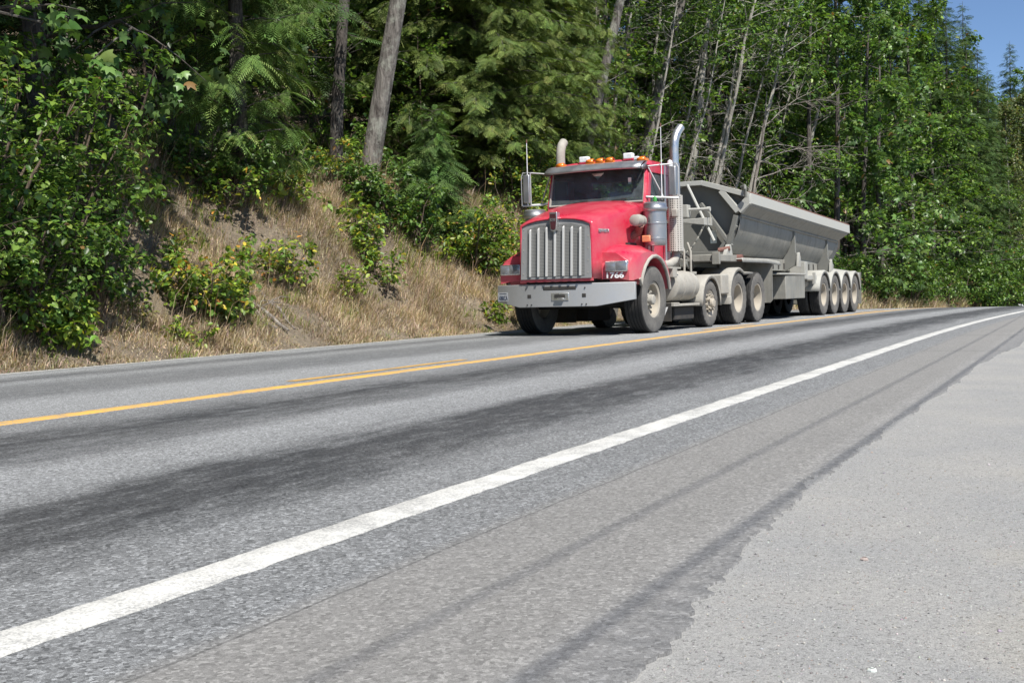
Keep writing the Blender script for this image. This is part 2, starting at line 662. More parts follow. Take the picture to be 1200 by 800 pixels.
mm, nt, b = base_mat('asphalt')
uv = uvco(nt)
sp = nn(nt, 'ShaderNodeSeparateXYZ'); nt.links.new(uv, sp.inputs[0])
wob = noise(nt, 1.1, 4, .6, uv)
mpn = nn(nt, 'ShaderNodeMapping'); mpn.inputs['Scale'].default_value = (1.0, .22, 1); nt.links.new(uv, mpn.inputs[0])
streak = noise(nt, 2.6, 6, .7, mpn.outputs[0])
xw = math_(nt, 'ADD', sp.outputs[0], math_(nt, 'MULTIPLY', math_(nt, 'SUBTRACT', streak, .5), .9))
dark = seg(nt, xw, [(-10.6, .1), (-9.9, .15), (-9.5, .75), (-9.0, .2), (-8.5, .55), (-7.6, .55), (-7.1, .05), (-6.2, .1),
                    (-5.55, .45), (-5.0, .95), (-4.45, .6), (-4.1, .05), (-3.65, .2), (-3.25, 1.), (-2.75, .85), (-2.35, .25), (-2.0, .35), (-1.65, .30)])
brown = seg(nt, math_(nt, 'ADD', sp.outputs[0], math_(nt, 'MULTIPLY', math_(nt, 'SUBTRACT', wob, .5), .03)), [(-1.63, 0.), (-1.60, 1.)])
grain = noise(nt, 380, 2, .7, uv)
grain2 = noise(nt, 150, 3, .75, uv)
patch = noise(nt, .7, 5, .6, uv)
mpb = nn(nt, 'ShaderNodeMapping'); mpb.inputs['Scale'].default_value = (1.0, .26, 1); nt.links.new(uv, mpb.inputs[0])
blot = noise(nt, 9.0, 8, .8, mpb.outputs[0])
dark = math_(nt, 'MULTIPLY', dark, ramp(nt, blot, [(.32, .62), (.56, 1.15)]), True)
c = mixc(nt, dark, (.262, .270, .274), (.036, .038, .041))
c = mixc(nt, brown, c, (.230, .226, .217))
c = mixc(nt, seg(nt, math_(nt, 'ADD', sp.outputs[0], math_(nt, 'MULTIPLY', math_(nt, 'SUBTRACT', wob, .5), .22)), [(-1.0, 0.), (-.88, .45)]), c, (.125, .128, .135))
c = mixc(nt, math_(nt, 'MULTIPLY', ramp(nt, patch, [(.35, 0.), (.7, 1.)]), .25), c, (.17, .17, .168))
vor = nn(nt, 'ShaderNodeTexVoronoi'); vor.inputs['Scale'].default_value = 100; nt.links.new(uv, vor.inputs['Vector'])
agg = ramp(nt, math_(nt, 'ADD', math_(nt, 'MULTIPLY', grain, .55), math_(nt, 'MULTIPLY', grain2, .45)), [(.36, .40), (.5, .95), (.64, 1.75)])
calm = math_(nt, 'MULTIPLY', brown, .45)
agg = mixc(nt, calm, agg, (1., 1., 1.))
c = mixc(nt, 1.0, c, agg, 'MULTIPLY')
# a few random pale and dark chips of stone
chip = ramp(nt, vor.outputs['Color'], [(.15, .50), (.35, .9), (.65, 1.08), (.85, 1.75)])
chip = mixc(nt, calm, chip, (1., 1., 1.))
c = mixc(nt, 1.0, c, chip, 'MULTIPLY')
# seam crack beside the edge line
cr = math_(nt, 'ABSOLUTE', math_(nt, 'ADD', math_(nt, 'ADD', sp.outputs[0], 1.62), math_(nt, 'MULTIPLY', math_(nt, 'SUBTRACT', wob, .5), .05)))
crm = ramp(nt, math_(nt, 'MULTIPLY', cr, 40.0), [(.08, .60), (.28, 1.)])
c = mixc(nt, 1.0, c, crm, 'MULTIPLY')
# thin transverse cracks
ty = math_(nt, 'ADD', sp.outputs[1], math_(nt, 'MULTIPLY', wob, .22))
for yc in (13.5, 17.6):
    d_ = math_(nt, 'ABSOLUTE', math_(nt, 'SUBTRACT', ty, yc))
    k_ = ramp(nt, math_(nt, 'MULTIPLY', d_, 14.0), [(.25, .6), (.5, 1.)])
    k_ = mixc(nt, seg(nt, sp.outputs[0], [(-1.8, 0.), (-1.6, 1.)]), (1., 1., 1.), k_)
    c = mixc(nt, 1.0, c, k_, 'MULTIPLY')
nt.links.new(c, b.inputs['Base Color'])
b.inputs['Roughness'].default_value = .82
b.inputs['Specular IOR Level'].default_value = .35
hgt = math_(nt, 'ADD', math_(nt, 'MULTIPLY', grain, .5), grain2)
bump(nt, b, hgt, .8, .006)
M['asphalt'] = mm

mm, nt, b = base_mat('gravel_shoulder')
co = objco(nt)
g1 = noise(nt, 300, 3, .75, co); g2 = noise(nt, 1.4, 5, .6, co); g3 = noise(nt, 90, 4, .75, co)
v1 = nn(nt, 'ShaderNodeTexVoronoi'); v1.inputs['Scale'].default_value = 170; nt.links.new(co, v1.inputs['Vector'])
c = mixc(nt, ramp(nt, g2, [(.35, 0.), (.65, 1.)]), (.272, .274, .270), (.312, .307, .292))
sp2 = nn(nt, 'ShaderNodeSeparateXYZ'); nt.links.new(co, sp2.inputs[0])
sand = math_(nt, 'ADD', math_(nt, 'MULTIPLY', math_(nt, 'ADD', sp2.outputs[0], .22), 2.2), math_(nt, 'MULTIPLY', math_(nt, 'SUBTRACT', g2, .5), 1.6), True)
c = mixc(nt, math_(nt, 'MULTIPLY', sand, .8), c, (.345, .32, .262))
ag = ramp(nt, math_(nt, 'ADD', math_(nt, 'MULTIPLY', g1, .65), math_(nt, 'MULTIPLY', g3, .35)), [(.36, .50), (.5, 1.0), (.64, 1.40)])
c = mixc(nt, 1.0, c, ag, 'MULTIPLY')
ch = ramp(nt, v1.outputs['Color'], [(.08, .45), (.18, 1.), (.86, 1.), (.94, 1.4)])
c = mixc(nt, 1.0, c, ch, 'MULTIPLY')
nt.links.new(c, b.inputs['Base Color']); b.inputs['Roughness'].default_value = .92
bump(nt, b, math_(nt, 'ADD', g1, math_(nt, 'MULTIPLY', g3, 1.5)), .6, .006)
M['gravel'] = mm


def line_paint(name, col, wear):
    m_, nt, b = base_mat(name)
    co = objco(nt)
    a1 = noise(nt, 120, 3, .7, co); a2 = noise(nt, 4, 5, .7, co)
    k_ = math_(nt, 'ADD', math_(nt, 'MULTIPLY', a1, .6), math_(nt, 'MULTIPLY', a2, .4))
    c = mixc(nt, ramp(nt, k_, [(.40, wear), (.53, 0.)]), col, (.22, .22, .215))
    c = mixc(nt, 1.0, c, ramp(nt, a2, [(.3, .86), (.7, 1.05)]), 'MULTIPLY')
    nt.links.new(c, b.inputs['Base Color']); b.inputs['Roughness'].default_value = .7
    bump(nt, b, a1, .4, .004)
    return m_


M['white_line'] = line_paint('white_line_paint', (.52, .515, .485), .8)
M['yellow_line'] = line_paint('yellow_line_paint', (.60, .34, .06), .9)

# --- ground sheet
gx = np.concatenate([axis_pts([(-400, -80, 40), (-80, -40, 4), (-40, -22, 1.2), (-22, -10.6, .3)]), axis_pts([(-10.5, 10, 3.0), (10, 40, 6), (40, 400, 45)])])
gy = axis_pts([(-300, -20, 40), (-20, 4, 3), (4, 40, .35), (40, 90, 1.2), (90, 200, 6), (200, 900, 50)])
TX, TY = np.meshgrid(gx, gy)
TXw = TX + road_c(TY)
TZ = terrain(TXw, TY)
gv = np.stack([TXw, TY, TZ], -1).reshape(-1, 3)
ny, nx = TX.shape
ii, jj = np.meshgrid(np.arange(ny - 1), np.arange(nx - 1), indexing='ij')
a0 = (ii * nx + jj).ravel()
gq = np.stack([a0, a0 + 1, a0 + nx + 1, a0 + nx], -1)
ground = bpy.data.objects.new('ground', np_mesh('ground', gv, gq, M['soil'], smooth=True))
COL.objects.link(ground)
tag(ground, 'brown soil bank and forest floor rising beside the road', kind='structure')


rgE = np.random.default_rng(5)
_ek = rgE.uniform(.5, 1.5, 40); _ep = rgE.uniform(0, 6.28, 40)


def hashn(y, s_):
    i = math.floor(y)
    f = y - i
    h = lambda q: (math.sin(q * 127.1 + s_ * 311.7) * 43758.5453) % 1.0
    return h(i) * (1 - f) + h(i + 1) * f


def strip(name, ys, cols_t, zoff, mat_, label, edge=None, skirt=False, kind='structure', worn=False):
    """sheet following the road: cols_t are cross positions; edge(Y) replaces the last one"""
    rows = []
    for y in ys:
        ts = list(cols_t)
        if worn:
            ts = [t_ + .012 * (hashn(y * 21 + 7 * i_, 8 + i_) - .5) + .010 * (hashn(y * 3.1 + 5 * i_, 18 + i_) - .5) for i_, t_ in enumerate(ts)]
        if edge is not None:
            ts[-1] = edge(y)
        rows.append([(t, y, zoff) for t in ts] + ([(ts[-1], y, zoff - .012)] if skirt else []))
    A = np.array(rows)
    W = A.copy()
    W[..., 0] += road_c(A[..., 1])
    W[..., 2] += road_z(A[..., 1])
    n_, k_ = A.shape[:2]
    i_, j_ = np.meshgrid(np.arange(n_ - 1), np.arange(k_ - 1), indexing='ij')
    q0 = (i_ * k_ + j_).ravel()
    Q = np.stack([q0, q0 + 1, q0 + k_ + 1, q0 + k_], -1)
    me = np_mesh(name, W.reshape(-1, 3), Q, mat_)
    uvl = me.uv_layers.new(name='road')
    uvl.data.foreach_set('uv', A.reshape(-1, 3)[Q.ravel()][:, :2].astype(np.float32).ravel())
    o = bpy.data.objects.new(name, me)
    COL.objects.link(o)
    tag(o, label, kind=kind)
    return o


def ragged(y):
    base = float(np.interp(y, [0, 2, 3, 4.4, 6.2, 11, 14.4, 20, 40], [-.74, -.80, -.88, -.96, -.93, -.91, -.76, -.6, -.45])) + .03 * (hashn(y * .9, 1) - .5) * 2 + .03 * (hashn(y * 2.3, 2) - .5) * 2
    tooth = max(0, hashn(y * 11, 3) - .40) * .17 * hashn(y * .9, 4) + .055 * hashn(y * 34, 5) ** 2 * hashn(y * 3, 6) + .02 * hashn(y * 52, 7)
    return base + tooth * (.75 if y < 4.0 else max(.25, .75 - (y - 4.0) * .14))


ys_near = axis_pts([(-40, 0, 2), (0, 1.2, .1), (1.2, 9, .018), (9, 16, .06), (16, 40, .5), (40, 70, 1.0), (70, 220, 4)])
road = strip('road', ys_near, [LEFT, -8, -6, -4, -2.5, -1.7, -1.06, -.86], 0.0, M['asphalt'], 'worn grey two lane asphalt road with dark wheel tracks', ragged, True)
shoulder = strip('gravel_shoulder', axis_pts([(-40, 0, 5), (0, 16, 1), (16, 70, 1.5), (70, 220, 5)]), [-1.6, -.4, 0, 3, 6, 9], -.006, M['gravel'],
                 'pale compacted gravel shoulder beside the broken asphalt edge')
yl = axis_pts([(-40, 0, 4), (0, 12, .03), (12, 24, .12), (24, 70, 1), (70, 200, 4)])
edge_line = strip('white_edge_line', yl, [-2.125, -1.975], .003, M['white_line'], 'white painted edge line between lane and shoulder', None, True, worn=True)
centre = strip('yellow_centre_line', yl, [-6.035, -5.865], .004, M['yellow_line'], 'solid yellow painted centre line', None, True, worn=True)
far_line = strip('far_edge_line', yl, [-10.40, -10.30], .004, M['white_line'], 'thin white edge line at the foot of the bank')
for k_, y0 in enumerate((8.5, 20.6, 32.8)):
    d_ = strip('yellow_dash', axis_pts([(y0, y0 + 3.2, .4)]), [-6.34, -6.22], .004, M['yellow_line'], 'short yellow dash painted next to the solid centre line')
    d_['group'] = 'yellow dashes of the broken centre line'

# loose stones on the shoulder
rg = np.random.default_rng(11)
n = 60000
P = np.stack([rg.uniform(-.95, 1.1, n), 1.0 + rg.gamma(1.5, 1.9, n), np.full(n, -.006)], -1)
keep = (P[:, 0] > np.array([ragged(y) for y in P[:, 1]]) + .02) & (P[:, 1] < 14)
P = P[keep]; n = len(P)
sz = .0009 + .0022 * rg.random(n) ** 3 + .0035 * (rg.random(n) > .955) * rg.random(n) + .007 * (rg.random(n) > .996) * rg.random(n)
octv = np.array([(1, 0, 0), (0, 1, 0), (-1, 0, 0), (0, -1, 0), (0, 0, .8), (0, 0, -.4)], float)
octf = np.array([(0, 1, 4), (1, 2, 4), (2, 3, 4), (3, 0, 4), (1, 0, 5), (2, 1, 5), (3, 2, 5), (0, 3, 5)])
th = rg.uniform(0, 6.28, n)
J = octv[None] * rg.uniform(.55, 1.35, (n, 6, 3)) * np.array([1, 1, .8])
X_ = J[..., 0] * np.cos(th)[:, None] - J[..., 1] * np.sin(th)[:, None]
Y_ = J[..., 0] * np.sin(th)[:, None] + J[..., 1] * np.cos(th)[:, None]
V = np.stack([X_, Y_, J[..., 2]], -1) * sz[:, None, None] + P[:, None, :]
T = (octf[None] + (np.arange(n) * 6)[:, None, None]).reshape(-1, 3)
C = np.repeat(palette(rg, n, [(.30, .29, .28), (.17, .165, .16), (.38, .37, .35), (.30, .24, .20)], [5, 3, 3, 1], .2), 6, axis=0)
M['stone'] = leaf_mat('loose_stone', 0.0, .9, .2)
o = bpy.data.objects.new('loose_gravel', np_mesh('loose_gravel', V.reshape(-1, 3), None, M['stone'], C, tris=T))
COL.objects.link(o)
tag(o, 'scattered loose grey stone chips on the gravel shoulder', 'gravel', kind='stuff')
for i, (px, py, s_, cc, lab) in enumerate(((1022, 786, .008, (.62, .66, .62), 'pale angular stone chip lying on the gravel shoulder'),
                                           (1013, 656, .010, (.40, .33, .30), 'small reddish pebble lying on the gravel shoulder'))):
    d = at(px, py, 1.0) - _C
    p = _C + d * ((-.006 - CAM_H) / d[2])
    mb = MB()
    rr = random.Random(i)
    ring = lambda z, r_: [(p[0] + r_ * s_ * math.cos(a) * rr.uniform(.8, 1.3), p[1] + r_ * s_ * math.sin(a) * rr.uniform(.7, 1.2), p[2] + z * s_) for a in np.linspace(0, 5.5, 7)]
    mb.grid([ring(-.3, .9), ring(.3, 1.0), ring(.8, .6)], close=True)
    mb.add(ring(.9, .35), [(0, 1, 2, 3, 4, 5, 6)])
    tag(mb.build('stone', flat('stone_chip', cc, .9), ang=10), lab, 'stone')

# ================================================================== wheels (shared by tractor and trailer)
def tyre_mesh(Ro, w, rr, lug):
    h = w / 2
    prof = [(-h * .70, rr - .01), (-h * .92, rr + .02), (-h, rr + .45 * (Ro - rr)), (-h * .97, Ro - .06), (-h * .90, Ro - .018), (-h * .84, Ro)]
    side = len(prof)
    for g in (-.50, -.17, .17, .50):
        prof += [(h * (g - .06), Ro), (h * (g - .055), Ro - .014), (h * (g + .055), Ro - .014), (h * (g + .06), Ro)]
    prof += [(h * .84, Ro), (h * .90, Ro - .018), (h * .97, Ro - .06), (h, rr + .45 * (Ro - rr)), (h * .92, rr + .02), (h * .70, rr - .01)]
    mis = [1] * (side - 2) + [0] * (len(prof) - 1 - 2 * (side - 2)) + [1] * (side - 2)
    nlast = len(prof)

    def rmod(j, k):
        if lug and (j in (4, 5) or j in (nlast - 5, nlast - 6)):
            return -.014 if k % 4 >= 2 else 0
        return 0
    return MB().lathe(prof, n=96, mis=mis, rmod=rmod)


def make_wheel(Ro, w, rr, kind, parent, loc, side):
    """wheel part: rim disc, with tyre(s), hub and nuts as its sub-parts; outer face looks along +x"""
    key = (Ro, w, kind)
    if key not in make_wheel.cache:
        h = w / 2
        rim = MB()
        if kind == 'steer':
            prof = [(-h * .7, rr - .015), (h * .55, rr - .02), (h * .80, rr + .012), (h * .84, rr + .006), (h * .76, rr - .035),
                    (h * .15, rr - .045), (h * .02, rr - .08), (h * .06, rr - .13), (h * .06, .12), (h * .06, .02)]
        elif kind == 'pusher':
            prof = [(-h * .7, rr - .015), (h * .55, rr - .02), (h * .80, rr + .012), (h * .84, rr + .006), (h * .74, rr - .03),
                    (h * .62, rr - .06), (h * .70, rr - .10), (h * .70, .10), (h * .7, .02)]
        else:
            prof = [(-h * .7, rr - .015), (h * .55, rr - .02), (h * .80, rr + .012), (h * .84, rr + .006), (h * .78, rr - .022),
                    (-h * .9, rr - .045), (-h * 1.05, rr - .08), (-h * 1.05, .12), (-h * 1.0, .02)]
        rim.lathe(prof, n=48)
        hub = MB()
        x0 = {'steer': h * .06, 'pusher': h * .70, 'drive': -h * 1.0}[kind]
        ln = {'steer': .14, 'pusher': .10, 'drive': .10}[kind]
        hub.lathe([(x0 - .01, .125), (x0 + .03, .125), (x0 + .035, .095), (x0 + ln, .088), (x0 + ln + .015, .07), (x0 + ln + .02, .0)], n=24)
        for k in range(10):
            a = 2 * math.pi * k / 10
            hub.tube([(x0 - .005, .165 * math.cos(a), .165 * math.sin(a)), (x0 + .035, .165 * math.cos(a), .165 * math.sin(a))], .016, 6)
        if kind in ('steer', 'pusher'):
            for k in range(5):
                a = 2 * math.pi * k / 5
                hub.tube([(x0 + .02, .11 * math.cos(a), .11 * math.sin(a)), (x0 + .085, .15 * math.cos(a), .15 * math.sin(a))], .022, 6)
        holes = MB()
        if kind == 'pusher':
            holes.lathe([(x0 - .012, .026), (x0 + .003, .024), (x0 + .002, .0)], (0, 0, 0), n=10)
        ty = tyre_mesh(Ro, w, rr, kind != 'steer')
        make_wheel.cache[key] = (rim.mesh('wheel', M['rim']), ty.mesh('tyre', [M['rubber'], M['sidewall']], 30),
                                 hub.mesh('hub', M['rim'] if kind != 'steer' else M['dust']), holes.mesh('hand_hole', M['black']) if kind == 'pusher' else None)
    rim_m, ty_m, hub_m, hole_m = make_wheel.cache[key]
    o = bpy.data.objects.new('wheel', rim_m)
    COL.objects.link(o)
    o.parent = parent
    o.location = loc
    rx = random.Random(int(loc[1] * 100)).uniform(0, 6)
    o.rotation_euler = (rx, 0, 0) if side > 0 else (rx, 0, math.pi)
    subs = [('tyre', ty_m, 0.0), ('hub', hub_m, 0.0)]
    if kind == 'drive':
        subs.append(('inner_tyre', ty_m, -w - .05))
    if hole_m:
        for k in range(10):
            a = 2 * math.pi * (k + .5) / 10
            c_ = bpy.data.objects.new('hand_hole', hole_m)
            COL.objects.link(c_)
            c_.parent = o
            c_.location = (0, (rr - .085) * math.cos(a), (rr - .085) * math.sin(a))
    for nme, me, dx in subs:
        c_ = bpy.data.objects.new(nme, me)
        COL.objects.link(c_)
        c_.parent = o
        c_.location = (dx, 0, 0)
    return o


make_wheel.cache = {}

# ================================================================== tractor unit
TROT = R(-3.0)
truck = empty('truck_tractor', (-7.95, 19.5, 0.0), TROT)
tag(truck, 'red conventional truck tractor with grey bumper and twin exhaust stacks', 'truck')

# --- bumper
mb = MB()
bz0, bz1 = .49, .875
out = [(-1.29, -.96), (-.72, -1.24), (.72, -1.24), (1.29, -.96), (1.29, -.90), (.70, -1.18), (-.70, -1.18), (-1.29, -.90)]
def ztop(x): return bz1
fl = []
for (x, y) in out:
    fl.append((x, y))
n8 = len(out)
vs = []
for (x, y) in out:
    vs.append((x, y, bz0 + (.10 if abs(x) > 1.2 else 0)))
for (x, y) in out:
    vs.append((x, y, bz1))
fs = [(0, 1, 6, 7)[::-1], (1, 2, 5, 6)[::-1], (2, 3, 4, 5)[::-1], (8, 9, 14, 15), (9, 10, 13, 14), (10, 11, 12, 13)]
for i in range(8):
    fs.append((i, (i + 1) % 8, 8 + (i + 1) % 8, 8 + i))
mb.add(vs, fs)
mb.box(-1.26, 1.26, -.93, -.80, bz1 - .03, bz1 - .005)
bumper = mb.build('bumper', M['steel'], truck, bevel=.008)
mb = MB().box(-.26, .36, -1.246, -1.20, .765, .835)
mb.build('air_slot', M['black'], bumper, bevel=.015)
for sx_ in (-.52, .50):
    MB().box(sx_ - .035, sx_ + .035, -1.246, -1.2, .645, .705).build('tow_socket', M['black'], bumper, bevel=.004)
mb = MB()
mb.box(-.10, .22, -1.252, -1.235, .595, .725)
mb.build('hitch_plate', M['chrome'], bumper, bevel=.008)
mb = MB()
mb.box(-.04, .16, -1.262, -1.25, .64, .70)
mb.build('hitch_pocket', M['black'], bumper, bevel=.006)
mb = MB().box(-.02, .14, -1.285, -1.245, .605, .640)
mb.build('hitch_pin', M['chrome'], bumper, bevel=.008)
for (bx_, bz_) in ((-.58, .80), (.52, .80), (-.56, .53), (-.48, .53), (.46, .53), (.54, .53)):
    MB().tube([(bx_, -1.252, bz_), (bx_, -1.235, bz_)], .012, 8).build('bolt', M['black'], bumper)
# number plate on the swept end of the bumper
ang = math.atan2(-.28, .57)
pl = empty('number_plate', (-1.14, -1.043, .675), 0, None)
bpy.data.objects.remove(pl)
ca, sa = math.cos(ang), math.sin(ang)
def pb(u, w, z):  # along plate, outward, height
    return (-1.14 + u * ca - w * -sa * -1, -1.043 + u * sa - w * ca, z)
mb = MB()
mb.hexa([pb(-.155, .004, .60), pb(.155, .004, .60), pb(.155, .001, .60), pb(-.155, .001, .60),
         pb(-.155, .004, .755), pb(.155, .004, .755), pb(.155, .001, .755), pb(-.155, .001, .755)])
plate = mb.build('number_plate', M['white'], bumper)
text_mesh('plate_text', '1080CA', .105, M['ink'], bumper, pb(0, .006, .655), (R(90), 0, ang), .0015, .002, .78)
MB().hexa([pb(-.11, .0055, .722), pb(.11, .0055, .722), pb(.11, .004, .722), pb(-.11, .004, .722), pb(-.11, .0055, .736), pb(.11, .0055, .736), pb(.11, .004, .736), pb(-.11, .004, .736)]).build('plate_heading', M['ink'], bumper)

# --- grille
def gy_(z): return -1.285 + .055 * (z - .95) / .95
mb = MB()
sur = [(-.655, .955), (.655, .955), (.640, 1.855), (.36, 1.925), (0, 1.955), (-.36, 1.925), (-.640, 1.855)]
mb.add([(x, gy_(z), z) for x, z in sur] + [(x, gy_(z) + .06, z) for x, z in sur],
       [tuple(range(7))] + [(i, 7 + i, 7 + (i + 1) % 7, (i + 1) % 7) for i in range(7)])
grille = mb.build('grille', M['grille'], truck, bevel=.006)
mb = MB()
ins = [(-.535, 1.00), (.545, 1.00), (.535, 1.80), (.30, 1.86), (-.30, 1.86), (-.525, 1.80)]
mb.add([(x, gy_(z) - .005, z) for x, z in ins], [tuple(range(6))])
mb.build('radiator_mesh', M['mesh'], grille)
for i in range(7):
    x = -.46 + i * .155
    zt = 1.80 + .05 * (1 - abs(x) / .5)
    mb = MB()
    mb.hexa([(x - .017, gy_(1.0) - .045, 1.0), (x + .017, gy_(1.0) - .045, 1.0), (x + .012, gy_(1) - .004, 1.0), (x - .012, gy_(1) - .004, 1.0),
             (x - .017, gy_(zt) - .045, zt - .03), (x + .017, gy_(zt) - .045, zt - .03), (x + .012, gy_(zt) - .004, zt), (x - .012, gy_(zt) - .004, zt)])
    mb.build('grille_bar', M['bars'], grille, bevel=.004)
for s_ in (-1, 1):
    for z in (1.05, 1.25, 1.45, 1.65, 1.80):
        MB().tube([(s_ * .60, gy_(z) - .006, z), (s_ * .60, gy_(z), z)], .011, 8).build('rivet', M['dust'], grille)
# badge shield at the top of the grille
mb = MB()
sh = [(-.07, 2.06), (.07, 2.06), (.072, 1.93), (.052, 1.76), (0, 1.74), (-.052, 1.76), (-.072, 1.93)]
mb.prism(sh, -1.315, -1.20, 'y')
badge = mb.build('badge', M['chrome'], truck, bevel=.008)
mb = MB()
mb.prism([(x * .78, 1.90 + (z - 1.90) * .84) for x, z in sh], -1.322, -1.31, 'y')
mb.build('badge_enamel', M['emblem'], badge, bevel=.003)
text_mesh('badge_letters', 'KW', .075, M['chrome'], badge, (0, -1.325, 1.93), (R(90), 0, 0), .002, .002, .8)

# --- hood
mb = MB()
ysec = [-1.25, -1.22, -1.0, -.6, -.2, .1, .38]
rows = []
for i, y in enumerate(ysec):
    t = (y + 1.25) / 1.63
    w = .672 + .235 * t ** .9
    zs = 1.815 + .37 * t ** .85
    zc = 1.965 + .365 * t ** .85
    zb = .945 if y < -.3 else .945 + .55 * min(1, (y + .3) / .4)
    if i == 0:
        w -= .015; zs -= .012; zc -= .012
    half = [(w + .0, zb), (w + .004, zb + .3 * (zs - zb)), (w, zb + .75 * (zs - zb)), (w - .004, zs + .018), (w - .014, zs + .042), (w - .035, zs + .055),
            (w * .80, zs + .055 + .45 * (zc - zs - .055)), (w * .55, zs + .055 + .80 * (zc - zs - .055)), (w * .28, zs + .055 + .96 * (zc - zs - .055)), (0, zc)]
    full = [(-x, z) for x, z in half] + [(x, z) for x, z in half[::-1][1:]]
    rows.append([(x, y + (.0 if i else 0), z) for x, z in full])
mb.grid(rows)
# front lip closing round the grille
lip = [(x * .972, -1.238, .945 + (z - .945) * .988 + .008) for (x, y, z) in rows[0]]
mb.grid([lip, rows[0]])
mb.box(-.67, .67, -1.262, -1.225, .915, .955)
hood = mb.build('hood', M['red'], truck, ang=28, solid=0.012)
mb = MB()
mb.box(-.88, .88, -.25, .36, 1.0, 1.55)
mb.box(-.60, .60, -1.18, -.2, .75, 1.5)
mb.box(-.45, .45, -1.0, 1.0, .50, .80)
mb.build('engine_block', M['black'], truck)
for s_ in (-1, 1):
    o = text_mesh('name_badge', 'KENWORTH', .075, M['chrome'], hood, (s_ * .742, -.93, 1.735), (R(90), 0, R(90) * s_ + (R(0))), .006, .002, .75)
    o.rotation_euler = (R(90), 0, R(82) if s_ > 0 else R(-82))

# --- front fenders
def fender(s_):
    outp = [(-.99, .93), (-1.00, 1.05), (-.985, 1.18), (-.93, 1.29), (-.82, 1.385), (-.62, 1.455), (-.36, 1.49), (-.05, 1.485), (.25, 1.42), (.48, 1.31), (.66, 1.14), (.76, .96)]
    cy, cz, ra = .05, .60, .675
    inn = []
    m_ = len(outp)
    a0, a1 = R(196 - 20), R(12)
    for i in range(m_):
        a = a0 + (a1 - a0) * i / (m_ - 1)
        inn.append((cy + ra * math.cos(a) * 1.0, cz + ra * math.sin(a) * 1.06))
    inn[0] = (-.66, .93)
    xo = 1.245
    rws = []
    for i in range(m_):
        (y, z), (yi, zi) = outp[i], inn[i]
        xin = .64
        rws.append([(s_ * xin, y, z + .05 if 3 < i < 10 else z), (s_ * (xo - .22), y, z + .005), (s_ * (xo - .04), y, z - (.085 if 2 < i < 9 else .03)),
                    (s_ * xo, y + (yi - y) * .22, z - (.085 if 2 < i < 9 else .03) + (zi - z) * .12), (s_ * xo, y + (yi - y) * .9, z + (zi - z) * .9),
                    (s_ * (xo - .03), yi, zi), (s_ * .70, yi, zi)])
    if s_ > 0: rws = rws[::-1]
    mb = MB().grid(rws)
    # front lower face closing
    f = mb.build('fender', M['red'], truck, ang=30)
    # rubber wheel lip, caked with dust
    mb = MB()
    pts = [(s_ * (xo - .002), y, z) for (y, z) in inn]
    mb.tube(pts, .032, 8)
    mb.build('wheel_lip', M['dust'], f)
    # headlight set into the front face
    mb = MB()
    mb.box(min(s_ * .79, s_ * 1.19), max(s_ * .79, s_ * 1.19), -1.045, -.93, 1.045, 1.225)
    hb = mb.build('headlight', M['chrome'], truck, bevel=.02)
    for xa, xb in ((.81, .985), (1.0, 1.165)):
        lo, hi = sorted((s_ * xa, s_ * xb))
        mb = MB()
        rows_ = []
        for iz in range(6):
            rows_.append([(lo + (hi - lo) * ix / 6, -1.047 - .016 * (1 - (ix / 3 - 1) ** 2) * (1 - (iz / 2.5 - 1) ** 2), 1.065 + .14 * iz / 5) for ix in range(7)])
        mb.grid(rows_)
        mb.build('lens', M['lens'], hb)
    return f


for s_ in (1, -1):
    fender(s_)
text_mesh('fleet_number', '1766', .125, M['decal'], truck, (.955, -1.018, .985), (R(90), 0, 0), .003, .004, 1.35)
# bolt-on lower valance between fender and hood
for s_ in (-1, 1):
    lo, hi = sorted((s_ * .66, s_ * 1.20))
    MB().prism([(lo, .925), (hi, .925), (hi, 1.22 if s_ > 0 else 1.38), (hi - (.22 if s_ > 0 else 0), 1.38), (lo + (0 if s_ > 0 else .22), 1.38), (lo, 1.38 if s_ > 0 else 1.22)], -.975, -.90, 'y').build('fender_brace', M['red'], truck, bevel=.02)

# --- cab
mb = MB()
for s_ in (-1, 1):
    x0, x1 = sorted((s_ * .925, s_ * .97))
    for poly in ([(.42, 1.05), (1.48, 1.05), (1.48, 2.20), (.42, 2.20)], [(.42, 2.20), (.55, 2.20), (.66, 2.80), (.53, 2.80)],
                 [(1.22, 2.20), (1.48, 2.20), (1.48, 2.80), (1.20, 2.80)], [(.53, 2.80), (1.48, 2.80), (1.47, 2.95), (.55, 2.95)]):
        mb.prism(poly, x0, x1, 'x')
    lo, hi = sorted((s_ * .905, s_ * .962))
    lo2, hi2 = sorted((s_ * .888, s_ * .945))
    mb.hexa([(lo, .36, 2.25), (hi, .40, 2.25), (hi, .46, 2.25), (lo, .42, 2.25), (lo2, .52, 2.93), (hi2, .56, 2.93), (hi2, .62, 2.93), (lo2, .58, 2.93)])
mb.box(-.95, .95, .36, .44, 1.05, 2.28)
mb.box(-.95, .95, 1.44, 1.485, 1.05, 2.35)
mb.box(-.95, .95, 1.44, 1.485, 2.75, 2.97)
for s_ in (-1, 1):
    lo, hi = sorted((s_ * .55, s_ * .95))
    mb.box(lo, hi, 1.44, 1.485, 2.35, 2.75)
mb.box(-.93, .93, .45, 1.44, 1.1, 1.16)
cab = mb.build('cab', M['red'], truck, bevel=.012)
mb = MB()
rf = [(-.972, 2.93), (-.965, 2.985), (-.90, 3.03), (-.5, 3.065), (0, 3.075), (.5, 3.065), (.90, 3.03), (.965, 2.985), (.972, 2.93)]
rows = []
